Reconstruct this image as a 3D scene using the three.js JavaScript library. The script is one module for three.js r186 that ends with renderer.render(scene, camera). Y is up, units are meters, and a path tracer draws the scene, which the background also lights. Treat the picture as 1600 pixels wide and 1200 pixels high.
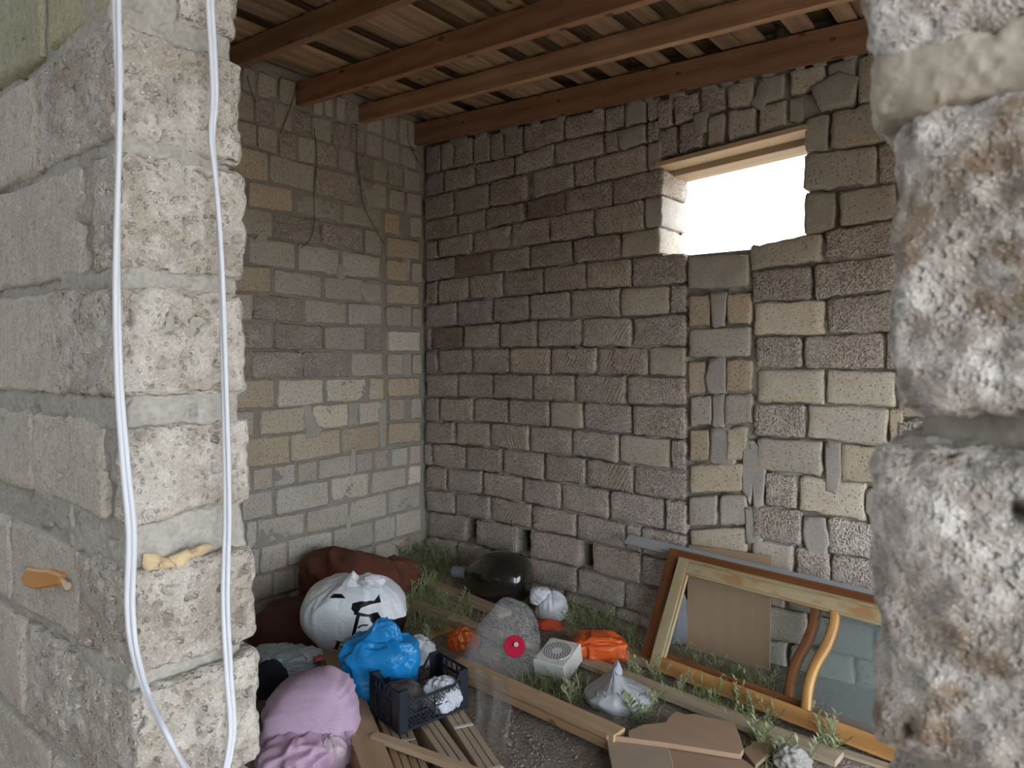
import * as THREE from 'three';
import { RoundedBoxGeometry } from 'three/addons/geometries/RoundedBoxGeometry.js';
import { mergeGeometries, mergeVertices } from 'three/addons/utils/BufferGeometryUtils.js';

// ---------------------------------------------------------------- camera, sky, exposure
const scene = new THREE.Scene();
const EYE = 1.85, FOC = 1097, YAW = 38.1 * Math.PI / 180, PITCH = -Math.atan(47 / FOC);
const camera = new THREE.PerspectiveCamera(2 * Math.atan(600 / FOC) * 180 / Math.PI, 4 / 3, 0.02, 200);
camera.position.set(0, EYE, 0);
camera.rotation.order = 'YXZ';
camera.rotation.set(PITCH, YAW, 0);
camera.focus = 3.2;
camera.userData.fStop = 10;
scene.add(camera);
scene.background = new THREE.Color().setRGB(0.87, 0.945, 1.03);      // bright overcast sky
scene.backgroundIntensity = 6.0;
const renderer = new THREE.WebGLRenderer({ antialias: true });
renderer.toneMapping = THREE.LinearToneMapping;
renderer.toneMappingExposure = 1.34;
renderer.shadowMap.enabled = true;

// ---------------------------------------------------------------- picture pixel -> point on a plane of the place
const camQ = new THREE.Quaternion().setFromEuler(camera.rotation);
const ray = (px, py) => new THREE.Vector3((px - 800) / FOC, (600 - py) / FOC, -1).applyQuaternion(camQ);
function onPlane(px, py, axis, val) { const r = ray(px, py), o = axis === 'y' ? val - EYE : val; r.multiplyScalar(o / r[axis]); r.y += EYE; return r; }
const XL = -4.26, ZB = -4.213;                       // inner faces of the left and back walls
const ZF = -0.444, ZI = -0.636, XJ = -1.05, XR = -0.08; // front wall outer/inner face, door jambs
const XE = 2.0;                                       // inner face of the wall on the right, out of view
const onBack = (px, py) => onPlane(px, py, 'z', ZB);
const onLeft = (px, py) => onPlane(px, py, 'x', XL);
const F = (px, py, h = 0) => onPlane(px, py, 'y', h);

// ---------------------------------------------------------------- random numbers and noise
function rng(seed) { let a = seed >>> 0; return () => { a = (a + 0x6D2B79F5) | 0; let t = Math.imul(a ^ (a >>> 15), 1 | a); t = (t + Math.imul(t ^ (t >>> 7), 61 | t)) ^ t; return ((t ^ (t >>> 14)) >>> 0) / 4294967296; }; }
const R = rng(77);
const rr = (a, b) => a + (b - a) * R();
const clamp = (x, a = 0, b = 1) => Math.min(b, Math.max(a, x));
const mix = (a, b, t) => a + (b - a) * t;
const sstep = (a, b, x) => { const t = clamp((x - a) / (b - a)); return t * t * (3 - 2 * t); };
function h3(x, y, z) { let h = (Math.imul(x, 374761393) + Math.imul(y, 668265263) + Math.imul(z, 1274126177)) | 0; h = Math.imul(h ^ (h >>> 13), 1274126177); return ((h ^ (h >>> 16)) >>> 0) / 4294967296; }
function n3(x, y, z) {
  const ix = Math.floor(x), iy = Math.floor(y), iz = Math.floor(z); let u = x - ix, v = y - iy, w = z - iz;
  u = u * u * (3 - 2 * u); v = v * v * (3 - 2 * v); w = w * w * (3 - 2 * w);
  const a = (k) => mix(mix(h3(ix, iy, k), h3(ix + 1, iy, k), u), mix(h3(ix, iy + 1, k), h3(ix + 1, iy + 1, k), u), v);
  return mix(a(iz), a(iz + 1), w);
}
const fbm3 = (x, y, z, o = 3) => { let s = 0, a = 0.5, t = 0; for (let i = 0; i < o; i++) { s += a * n3(x, y, z); t += a; a *= 0.5; x = x * 2.03 + 7.1; y = y * 2.03 + 3.7; z = z * 2.03 + 1.3; } return s / t; };
// tileable 2-D noise: period p cells over the unit square
const LAT = new Map();
function lattice(p, q, s) { const key = (p * 4096 + q) * 4096 + s; let t = LAT.get(key); if (!t) { t = new Float32Array(p * q); for (let y = 0; y < q; y++) for (let x = 0; x < p; x++) t[y * p + x] = h3(x, y, s); LAT.set(key, t); } return t; }
function nT(u, v, p, q = p, s = 0) {
  const t = lattice(p, q, s), x = u * p, y = v * q, ix = Math.floor(x), iy = Math.floor(y); let a = x - ix, b = y - iy; a = a * a * (3 - 2 * a); b = b * b * (3 - 2 * b);
  const x0 = ix % p, x1 = (ix + 1) % p, y0 = (iy % q) * p, y1 = ((iy + 1) % q) * p, l = t[y0 + x0], m = t[y1 + x0], c = l + (t[y0 + x1] - l) * a, d = m + (t[y1 + x1] - m) * a;
  return c + (d - c) * b;
}
const fT = (u, v, p, o, s = 0, q = p) => { let r = 0, a = 0.5, t = 0; for (let i = 0; i < o; i++) { r += a * nT(u, v, p, q, s + i * 17); t += a; a *= 0.55; p *= 2; q *= 2; } return r / t; };
// tileable cells: [distance to nearest point, id of it]
function cT(u, v, p, s) {
  const A = lattice(p, p, s), B = lattice(p, p, s + 1), x = u * p, y = v * p, ix = Math.floor(x), iy = Math.floor(y); let best = 99, at = 0;
  for (let j = -1; j < 2; j++) { const cy = ((iy + j + p) % p) * p; for (let i = -1; i < 2; i++) { const k = cy + (ix + i + p) % p, dx = ix + i + A[k] - x, dy = iy + j + B[k] - y, d = dx * dx + dy * dy; if (d < best) { best = d; at = k; } } }
  return [Math.sqrt(best), lattice(p, p, s + 2)[at]];
}

// ---------------------------------------------------------------- textures
function dataTex(n, data, srgb) { const t = new THREE.DataTexture(data, n, n, THREE.RGBAFormat); t.wrapS = t.wrapT = THREE.RepeatWrapping; t.magFilter = THREE.LinearFilter; t.minFilter = THREE.LinearMipmapLinearFilter; t.generateMipmaps = true; if (srgb) t.colorSpace = THREE.SRGBColorSpace; t.needsUpdate = true; return t; }
// fn(u, v) -> [r, g, b (linear 0..1), height 0..1]; uv of the meshes are in metres, tile is the metres one copy covers
function pair(n, tile, fn) {
  const c = new Uint8Array(n * n * 4), b = new Uint8Array(n * n * 4), s = (x) => Math.round(255 * clamp(x <= 0.0031308 ? x * 12.92 : 1.055 * Math.pow(x, 1 / 2.4) - 0.055));
  for (let y = 0; y < n; y++) for (let x = 0; x < n; x++) {
    const o = fn((x + 0.5) / n, (y + 0.5) / n), k = (y * n + x) * 4;
    c[k] = s(o[0]); c[k + 1] = s(o[1]); c[k + 2] = s(o[2]); c[k + 3] = 255;
    b[k] = b[k + 1] = b[k + 2] = Math.round(255 * clamp(o[3])); b[k + 3] = 255;
  }
  const map = dataTex(n, c, true), bump = dataTex(n, b, false);
  map.repeat.set(1 / tile, 1 / tile); bump.repeat.set(1 / tile, 1 / tile);
  return { map, bump };
}
const std = (p) => new THREE.MeshStandardMaterial(p);
const phys = (p) => new THREE.MeshPhysicalMaterial(p);
const lin = (r, g, b) => new THREE.Color().setRGB(r, g, b);
const tone = (c, k) => [c[0] * k, c[1] * k, c[2] * k];
const blend = (a, b, t) => [mix(a[0], b[0], t), mix(a[1], b[1], t), mix(a[2], b[2], t)];

const tRough = pair(1024, 0.8, (u, v) => {
  const f = fT(u, v, 6, 4, 3), g = fT(u, v, 90, 2, 9), [d, id] = cT(u, v, 64, 21), [d2, id2] = cT(u, v, 130, 41);
  const pit = (id < 0.45 ? sstep(0.42, 0.15, d) : 0) * sstep(0.25, 0.6, fT(u, v, 9, 2, 71)), fleck = id2 > 0.86 ? sstep(0.42, 0.2, d2) : 0;
  let c = blend([0.40, 0.355, 0.305], [0.54, 0.50, 0.45], f); c = tone(c, 0.56 + 0.86 * g); c = blend(c, [0.72, 0.68, 0.62], fleck * 0.8);
  return [...c, 0.45 + 0.25 * (f - 0.5) + 0.35 * (g - 0.5) - 0.5 * pit + 0.12 * fleck];
});
const tComb = pair(1024, 0.8, (u, v) => {
  const f = fT(u, v, 7, 4, 5), g = fT(u, v, 90, 2, 19), w = (u * 26 + v * 14 + 0.8 * fT(u, v, 5, 2, 33)) * Math.PI * 2;
  const gr = sstep(0.2, 0.9, Math.sin(w)) * sstep(0.35, 0.6, fT(u, v, 14, 2, 51)), [d2, id2] = cT(u, v, 120, 61), fleck = id2 > 0.88 ? sstep(0.4, 0.2, d2) : 0;
  const [d, id] = cT(u, v, 60, 81), pit = id < 0.3 ? sstep(0.4, 0.15, d) : 0;
  let c = blend([0.42, 0.37, 0.315], [0.56, 0.51, 0.45], f); c = tone(c, 0.62 + 0.74 * g); c = blend(c, [0.70, 0.66, 0.60], fleck * 0.7);
  return [...c, 0.55 + 0.2 * (f - 0.5) + 0.25 * (g - 0.5) - 0.45 * gr - 0.3 * pit];
});
const tSmooth = pair(1024, 0.8, (u, v) => {
  const f = fT(u, v, 5, 4, 7), g = fT(u, v, 140, 2, 29), l = fT(u, v, 3, 3, 13, 30), [d, id] = cT(u, v, 40, 55), pit = id < 0.22 ? sstep(0.3, 0.1, d) : 0;
  let c = blend([0.46, 0.42, 0.36], [0.57, 0.535, 0.475], f); c = blend(c, [0.55, 0.42, 0.28], 0.5 * sstep(0.6, 0.8, l)); c = tone(c, 0.72 + 0.56 * g);
  return [...c, 0.6 + 0.2 * (f - 0.5) + 0.15 * (g - 0.5) - 0.5 * pit];
});
const tMortar = pair(1024, 0.7, (u, v) => {
  const f = fT(u, v, 6, 4, 15), g = fT(u, v, 120, 2, 39), l = fT(u, v, 12, 3, 23);
  let c = blend([0.29, 0.275, 0.25], [0.39, 0.375, 0.345], f); c = tone(c, 0.82 + 0.36 * g);
  return [...c, 0.5 + 0.5 * (l - 0.5) + 0.25 * (g - 0.5)];
});
// close-up shell limestone of the door piers
function shellFn(seed, base, pale, brown, rough, bk = 0.7) {
  const r = rng(seed), shells = [];
  for (let i = 0; i < 150; i++) shells.push([r(), r(), 0.005 + 0.017 * r() * r(), r() * 6.28, 0.35 + 0.5 * r(), r()]);
  const N = 16, grid = Array.from({ length: N * N }, () => []);
  for (const s of shells) for (let j = -1; j < 2; j++) for (let i = -1; i < 2; i++) { const gx = ((Math.floor(s[0] * N) + i) + N) % N, gy = ((Math.floor(s[1] * N) + j) + N) % N; grid[gy * N + gx].push(s); }
  return (u, v) => {
    const f = fT(u, v, 5, 4, seed), f2 = fT(u, v, 16, 3, seed + 5), g = fT(u, v, 150, 2, seed + 9), [d, id] = cT(u, v, 44, seed + 11), [d2, id2] = cT(u, v, 110, seed + 31);
    let c = blend(base, pale, sstep(0.3, 0.75, 0.55 * f + 0.45 * f2)); c = blend(c, brown, bk * sstep(0.55, 0.78, fT(u, v, 10, 4, seed + 77)));
    c = tone(c, 0.76 + 0.48 * g);
    let h = 0.5 + rough * (0.5 * (f2 - 0.5) + 0.3 * (g - 0.5));
    if (id < 0.35) h -= rough * 0.5 * sstep(0.4, 0.12, d);
    if (id2 > 0.82) { const k = sstep(0.42, 0.2, d2); c = blend(c, [0.80, 0.77, 0.72], 0.6 * k); h += 0.15 * k; }
    for (const s of grid[Math.floor(v * N) % N * N + Math.floor(u * N) % N]) {
      let dx = u - s[0], dy = v - s[1]; dx -= Math.round(dx); dy -= Math.round(dy);
      const a = dx * Math.cos(s[3]) + dy * Math.sin(s[3]), b = (-dx * Math.sin(s[3]) + dy * Math.cos(s[3])) / s[4], q = Math.hypot(a, b) / s[2];
      if (q < 1.15) { const rim = sstep(0.62, 0.85, q) * sstep(1.15, 0.95, q) * (s[5] > 0.35 || b > 0 ? 1 : 0); c = blend(c, [0.78, 0.75, 0.69], 0.55 * rim); h += 0.3 * rim - (s[5] < 0.45 ? 0.25 * sstep(0.8, 0.4, q) : 0); }
    }
    return [...c, h];
  };
}
const tPier = pair(1024, 0.45, shellFn(101, [0.32, 0.285, 0.24], [0.52, 0.485, 0.43], [0.34, 0.28, 0.215], 0.8, 0.5));
const tPierFine = pair(1024, 0.5, (u, v) => {
  const f = fT(u, v, 6, 4, 203), g = fT(u, v, 130, 2, 207), s = fT(u, v, 90, 2, 213, 14), [d, id] = cT(u, v, 50, 217), [d2, id2] = cT(u, v, 100, 219);
  const pit = id < 0.18 ? sstep(0.3, 0.1, d) : 0, fl = id2 > 0.9 ? sstep(0.4, 0.2, d2) : 0;
  let c = blend([0.385, 0.355, 0.305], [0.52, 0.485, 0.43], f); c = tone(c, 0.66 + 0.44 * g + 0.24 * s); c = blend(c, [0.72, 0.69, 0.63], 0.7 * fl);
  return [...c, 0.55 + 0.3 * (s - 0.5) + 0.3 * (g - 0.5) + 0.2 * (f - 0.5) - 0.5 * pit + 0.15 * fl];
});
const tPierNear = pair(1024, 0.24, shellFn(301, [0.31, 0.27, 0.23], [0.64, 0.605, 0.56], [0.23, 0.155, 0.10], 1.0, 0.85));
const tSoil = pair(1024, 1.2, (u, v) => {
  const f = fT(u, v, 5, 4, 401), g = fT(u, v, 110, 2, 409), [d, id] = cT(u, v, 70, 411);
  let c = blend([0.15, 0.122, 0.095], [0.31, 0.265, 0.215], f); c = tone(c, 0.65 + 0.7 * g); if (id > 0.7) c = blend(c, [0.42, 0.38, 0.33], 0.7 * sstep(0.35, 0.15, d));
  return [...c, 0.4 + 0.4 * (g - 0.5) + 0.3 * (f - 0.5) + (id > 0.7 ? 0.4 * sstep(0.4, 0.1, d) : 0)];
});
// wood: grain runs along u
function woodFn(seed, a, b, dark, knots, contrast = 1) {
  const r = rng(seed), kn = []; for (let i = 0; i < knots; i++) kn.push([r(), r(), 0.010 + 0.014 * r()]);
  return (u, v) => {
    let warp = 0.10 * fT(u, v, 3, 3, seed), k = 0;
    for (const q of kn) { let dx = u - q[0], dy = v - q[1]; dx -= Math.round(dx); dy -= Math.round(dy); const d = Math.hypot(dx * 0.55, dy) / q[2]; k = Math.max(k, sstep(1.15, 0.6, d)); warp += 0.035 * Math.exp(-d * d * 0.25) * Math.sign(dy || 1); }
    const ring = 0.5 + 0.5 * Math.sin((v + warp) * 6.2832 * 9), fib = fT(u, v, 5, 3, seed + 3, 220), f = fT(u, v, 4, 3, seed + 8);
    let c = blend(a, b, clamp(0.5 + contrast * (0.45 * (ring - 0.5) + 0.7 * (fib - 0.5) + 0.5 * (f - 0.5)))); c = blend(c, dark, 0.85 * k);
    return [...c, 0.5 + 0.35 * (fib - 0.5) + 0.15 * (ring - 0.5)];
  };
}
const tRafter = pair(512, 0.9, woodFn(501, [0.25, 0.145, 0.09], [0.46, 0.30, 0.195], [0.10, 0.045, 0.025], 9));
const tBoardOld = pair(512, 0.9, woodFn(511, [0.25, 0.165, 0.105], [0.46, 0.33, 0.225], [0.10, 0.06, 0.035], 5));
const tPine = pair(512, 0.9, woodFn(521, [0.44, 0.34, 0.24], [0.58, 0.475, 0.355], [0.24, 0.14, 0.08], 4, 0.8));
const tGreyWood = pair(512, 0.9, woodFn(531, [0.36, 0.30, 0.235], [0.54, 0.475, 0.395], [0.22, 0.16, 0.11], 3, 0.8));
const tVarnish = pair(512, 0.7, woodFn(541, [0.36, 0.155, 0.045], [0.60, 0.33, 0.12], [0.20, 0.07, 0.02], 2));
const tRedWood = pair(512, 0.7, woodFn(551, [0.17, 0.058, 0.022], [0.30, 0.115, 0.042], [0.09, 0.03, 0.012], 2));
const tWorn = pair(512, 0.7, (u, v) => { const a = woodFn(561, [0.42, 0.335, 0.19], [0.56, 0.47, 0.29], [0.3, 0.2, 0.1], 1, 0.7)(u, v), m = sstep(0.48, 0.66, fT(u, v, 3, 4, 571, 8)); return [...blend(a, [0.42, 0.19, 0.06], 0.7 * m), a[3]]; });
const tPly = pair(512, 1.1, woodFn(581, [0.33, 0.24, 0.165], [0.45, 0.345, 0.25], [0.22, 0.14, 0.09], 1, 0.28));
const tCloth = pair(512, 0.25, (u, v) => { const w = Math.sin(u * 6.2832 * 60) * Math.sin(v * 6.2832 * 60), g = fT(u, v, 60, 2, 601), f = fT(u, v, 5, 3, 603); const k = 0.8 + 0.2 * g + 0.14 * (f - 0.5); return [k, k, k, 0.5 + 0.2 * w + 0.4 * (g - 0.5)]; });
const tCrumple = pair(512, 0.35, (u, v) => { const a = 1 - Math.abs(2 * fT(u, v, 5, 3, 611) - 1), b = 1 - Math.abs(2 * fT(u, v, 11, 3, 617) - 1); return [0.97, 0.97, 0.97, 0.6 * a + 0.4 * b]; });

const stone = (t, bump, extra = {}) => std({ map: t.map, bumpMap: t.bump, bumpScale: bump, roughness: 0.95, vertexColors: true, ...extra });
const M = {
  rough: stone(tRough, 0.022), comb: stone(tComb, 0.018), smooth: stone(tSmooth, 0.009), mortar: stone(tMortar, 0.008), mortarPlain: stone(tMortar, 0.006, { vertexColors: false }),
  pier: stone(tPier, 0.008, { vertexColors: false }), pierFine: stone(tPierFine, 0.0045), pierNear: stone(tPierNear, 0.006, { vertexColors: false }),
  soil: std({ map: tSoil.map, bumpMap: tSoil.bump, bumpScale: 0.012, roughness: 1 }),
  rafter: std({ map: tRafter.map, bumpMap: tRafter.bump, bumpScale: 0.001, roughness: 0.8, vertexColors: true }),
  board: std({ map: tBoardOld.map, bumpMap: tBoardOld.bump, bumpScale: 0.001, roughness: 0.85, vertexColors: true }),
  pine: std({ map: tPine.map, bumpMap: tPine.bump, bumpScale: 0.001, roughness: 0.75, vertexColors: true }),
  greyWood: std({ map: tGreyWood.map, bumpMap: tGreyWood.bump, bumpScale: 0.0012, roughness: 0.8, vertexColors: true }),
  varnish: std({ map: tVarnish.map, bumpMap: tVarnish.bump, bumpScale: 0.0006, roughness: 0.42, vertexColors: true }),
  redWood: std({ map: tRedWood.map, bumpMap: tRedWood.bump, bumpScale: 0.0006, roughness: 0.5, vertexColors: true }),
  worn: std({ map: tWorn.map, bumpMap: tWorn.bump, bumpScale: 0.0006, roughness: 0.5, vertexColors: true }),
  ply: std({ map: tPly.map, bumpMap: tPly.bump, bumpScale: 0.0008, roughness: 0.8, vertexColors: true }),
};
const film = (c, o = {}) => phys({ color: c, roughness: 0.3, bumpMap: tCrumple.bump, bumpScale: 0.004, ...o });
const cloth = (c, o = {}) => std({ color: c, map: tCloth.map, bumpMap: tCloth.bump, bumpScale: 0.002, roughness: 0.95, ...o });

// ---------------------------------------------------------------- object helpers
const used = {};
function numbered(n) { if (!(n in used)) { used[n] = 0; return n; } used[n]++; return n + '_' + String(used[n]).padStart(3, '0'); }
function shade(o) { o.castShadow = o.receiveShadow = true; return o; }
function mesh(name, geo, mat, parent) { const m = shade(new THREE.Mesh(geo, mat)); m.name = name; parent.add(m); return m; }
function part(name, geo, mat, parent) { return mesh(name, geo, mat, parent); }
function tag(o, label, category, group) { o.userData.label = label; o.userData.category = category; if (group) o.userData.group = group; return o; }
function thing(name, label, category, pos = [0, 0, 0], turn = 0, group) { const g = new THREE.Group(); g.name = numbered(name); g.position.set(...pos); g.rotation.y = turn; scene.add(g); return tag(g, label, category, group); }
function single(name, geo, mat, label, category, group) { return tag(mesh(numbered(name), geo, mat, scene), label, category, group); }
function structure(name, label, category, geo, mat) { const o = geo ? shade(new THREE.Mesh(geo, mat)) : new THREE.Group(); o.name = name; o.userData.kind = 'structure'; tag(o, label, category); scene.add(o); return o; }
function paint(geo, c) { const n = geo.attributes.position.count, a = new Float32Array(n * 3); for (let i = 0; i < n; i++) { a[3 * i] = c[0]; a[3 * i + 1] = c[1]; a[3 * i + 2] = c[2]; } geo.setAttribute('color', new THREE.BufferAttribute(a, 3)); return geo; }
function merge(list) { return mergeGeometries(list.map((g) => { const q = g.index ? g.toNonIndexed() : g; for (const k of Object.keys(q.attributes)) if (!['position', 'normal', 'uv', 'color'].includes(k)) q.deleteAttribute(k); return q; })); }
// uv in metres from position, the given axis running along u
function boxUV(geo, du = 0, dv = 0, along) {
  geo.computeBoundingBox(); const s = geo.boundingBox.getSize(new THREE.Vector3()).toArray(), L = along ?? s.indexOf(Math.max(...s)), p = geo.attributes.position, n = geo.attributes.normal, uv = new Float32Array(p.count * 2);
  for (let i = 0; i < p.count; i++) {
    const P = [p.getX(i), p.getY(i), p.getZ(i)], N = [Math.abs(n.getX(i)), Math.abs(n.getY(i)), Math.abs(n.getZ(i))], m = N.indexOf(Math.max(...N));
    const rest = [0, 1, 2].filter((k) => k !== m), a = rest.includes(L) ? L : rest[0], b = rest.find((k) => k !== a);
    uv[2 * i] = P[a] + du; uv[2 * i + 1] = P[b] + dv + m * 0.21;
  }
  geo.setAttribute('uv', new THREE.BufferAttribute(uv, 2)); return geo;
}
function bevBox(w, h, d, r = 0.003, c = [1, 1, 1]) { const g = new RoundedBoxGeometry(w, h, d, 1, Math.min(r, w / 2.1, h / 2.1, d / 2.1)); return paint(boxUV(g, R() * 3, R() * 3), c); }
function place(geo, p, q) { return geo.applyMatrix4(new THREE.Matrix4().compose(p instanceof THREE.Vector3 ? p : new THREE.Vector3(...p), q ?? new THREE.Quaternion(), new THREE.Vector3(1, 1, 1))); }
// quaternion whose x axis runs along dir and whose y axis is as near to up as it can be
function along(dir, up = new THREE.Vector3(0, 1, 0)) { const x = dir.clone().normalize(), z = x.clone().cross(up).normalize(), y = z.clone().cross(x); return new THREE.Quaternion().setFromRotationMatrix(new THREE.Matrix4().makeBasis(x, y, z)); }
function smoothByPosition(g) {
  g.computeVertexNormals(); const p = g.attributes.position, n = g.attributes.normal, acc = new Map(), key = (i) => (Math.round(p.getX(i) * 2e4) + 2e5) * 1.6e11 + (Math.round(p.getY(i) * 2e4) + 2e5) * 4e5 + Math.round(p.getZ(i) * 2e4) + 2e5;
  const keys = []; for (let i = 0; i < p.count; i++) { const k = key(i); keys.push(k); const a = acc.get(k) ?? [0, 0, 0]; a[0] += n.getX(i); a[1] += n.getY(i); a[2] += n.getZ(i); acc.set(k, a); }
  for (let i = 0; i < p.count; i++) { const a = acc.get(keys[i]), l = Math.hypot(...a) || 1; n.setXYZ(i, a[0] / l, a[1] / l, a[2] / l); } return g;
}
const tube = (pts, r, seg = 64, rad = 6) => new THREE.TubeGeometry(new THREE.CatmullRomCurve3(pts), seg, r, rad);

// ================================================================ THE SETTING
// ---------------------------------------------------------------- masonry of the room: every block its own mesh
const PL = {
  back: { at: onBack, ab: (p) => [p.x, p.y], P: (a, b, n) => [a, b, ZB + n] },
  left: { at: onLeft, ab: (p) => [-p.z, p.y], P: (a, b, n) => [XL + n, b, -a] },
  front: { ab: (p) => [p.x, p.y], P: (a, b, n) => [a, b, ZF + n] },
};
const S6 = [0, 0.035, 0.13, 0.24, 0.37, 0.5, 0.63, 0.76, 0.87, 0.965, 1], T5 = [0, 0.075, 0.27, 0.5, 0.73, 0.925, 1];
function blockGeo(pl, q, o = {}) {              // q: four plane points, clockwise from the upper left
  const { proud = 0, deep = 0.06, jit = 0.0085, bev = 0.010, lump = 0.008, c = [1, 1, 1] } = o, nx = S6.length, ny = T5.length, pos = [], uv = [], idx = [], sd = R() * 50, du = R() * 5, dv = R() * 5;
  const W = q[1][0] - q[0][0], tx = rr(-0.004, 0.004), ty = rr(-0.004, 0.004), flip = R() < 0.5 ? -1 : 1;
  for (let j = 0; j < ny; j++) for (let i = 0; i < nx; i++) {
    const s = S6[i], t = T5[j]; let a = mix(mix(q[0][0], q[1][0], s), mix(q[3][0], q[2][0], s), t), b = mix(mix(q[0][1], q[1][1], s), mix(q[3][1], q[2][1], s), t);
    const edge = i === 0 || j === 0 || i === nx - 1 || j === ny - 1, corner = (i === 0 || i === nx - 1) && (j === 0 || j === ny - 1);
    const k = edge ? 1 : 0.4; const a0 = a; a += k * jit * (2 * (n3(a * 30, b * 30, sd) - 0.5) + 1.3 * (n3(a * 85, b * 85, sd) - 0.5)); b += k * jit * (2 * (n3(a0 * 30, b * 30, sd + 9) - 0.5) + 1.5 * (n3(a0 * 80, b * 80, sd + 5) - 0.5));
    if (corner) { const g = rr(0.03, 0.12); a = mix(a, (q[0][0] + q[2][0]) / 2, g * Math.min(1, 0.15 / Math.max(W, 0.05))); b = mix(b, (q[0][1] + q[2][1]) / 2, g); }
    const n = proud + tx * (s - 0.5) + ty * (t - 0.5) + lump * (fbm3(a * 14, b * 14, sd, 2) + 0.5 * n3(a * 45, b * 45, sd) - 0.75) - (edge ? bev * rr(0.7, 1.5) : 0);
    pos.push(...pl.P(a, b, n)); uv.push(flip * a + du, b + dv);
  }
  const id = (i, j) => j * nx + i;
  for (let j = 0; j < ny - 1; j++) for (let i = 0; i < nx - 1; i++) idx.push(id(i, j), id(i, j + 1), id(i + 1, j), id(i + 1, j), id(i, j + 1), id(i + 1, j + 1));
  const ring = []; for (let i = 0; i < nx; i++) ring.push(id(i, 0)); for (let j = 1; j < ny; j++) ring.push(id(nx - 1, j)); for (let i = nx - 2; i >= 0; i--) ring.push(id(i, ny - 1)); for (let j = ny - 2; j > 0; j--) ring.push(id(0, j));
  let prev = ring; const steps = deep > 0.1 ? 5 : 1;
  for (let k = 1; k <= steps; k++) {
    const cur = []; for (const v of ring) { const p = pos.slice(3 * v, 3 * v + 3); cur.push(pos.length / 3); const d = deep * k / steps, w = steps > 1 && k < steps ? 0.014 * (n3(p[1] * 20, d * 18, sd) - 0.5) : 0; const base = pl.P(0, 0, 0), one = pl.P(0, 0, 1); pos.push(p[0] - d * (one[0] - base[0]) + (pl === PL.left ? 0 : w), p[1] + w, p[2] - d * (one[2] - base[2])); uv.push(uv[2 * v] + d, uv[2 * v + 1] + d * 0.3); }
    for (let i = 0; i < ring.length; i++) { const e = (i + 1) % ring.length; idx.push(prev[i], prev[e], cur[i], cur[i], prev[e], cur[e]); } prev = cur;
  }
  const g = new THREE.BufferGeometry(); g.setAttribute('position', new THREE.Float32BufferAttribute(pos, 3)); g.setAttribute('uv', new THREE.Float32BufferAttribute(uv, 2)); g.setIndex(idx); g.computeVertexNormals(); return paint(g, c);
}
const TINT = { r: ['rough', [0.96, 0.91, 0.87]], c: ['comb', [0.96, 0.91, 0.86]], s: ['smooth', [0.92, 0.89, 0.85]], w: ['smooth', [1.2, 1.18, 1.14]], y: ['smooth', [1.07, 0.99, 0.86]], Y: ['smooth', [1.2, 1.15, 1.04]], o: ['smooth', [1.02, 0.91, 0.77]], d: ['rough', [0.62, 0.52, 0.45]], g: ['mortar', [1.2, 1.16, 1.1]], b: ['smooth', [0.98, 0.98, 0.96]], p: ['rough', [1.12, 1.08, 1.04]] };
function addBlock(wall, pl, q, style, o = {}) {
  const [m, t] = TINT[style], k = rr(0.9, 1.1), w = rr(-0.02, 0.02);
  return part('stone_block', blockGeo(pl, q, { proud: rr(-0.004, 0.006), ...o, c: [t[0] * k * (1 + w), t[1] * k, t[2] * k * (1 - w)] }), M[m], wall);
}
const lineY = (l, x) => { let i = 0; while (i < l.length - 2 && x > l[i + 1][0]) i++; const [a, b] = [l[i], l[i + 1]]; return a[1] + (b[1] - a[1]) * (x - a[0]) / (b[0] - a[0]); };
// row of blocks between two joint lines read off the photograph; spans are [x0, x1, style] in its pixels
function row(wall, pl, top, bot, spans, o = {}) {
  for (const [x0, x1, st = 'r', ex] of spans) {
    const gx = o.gx ?? 1.6, gy = o.gy ?? 1.4, a = x0 + gx, b = x1 - gx;
    const q = [[a, lineY(top, a) + gy], [b, lineY(top, b) + gy], [b, lineY(bot, b) - gy], [a, lineY(bot, a) - gy]].map((p) => pl.ab(pl.at(...p)));
    addBlock(wall, pl, q, st, { ...o, ...ex });
  }
}
const J = (list, styles) => list.slice(1).map((x, i) => [list[i], x, styles?.[i] ?? 'r']);
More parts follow.
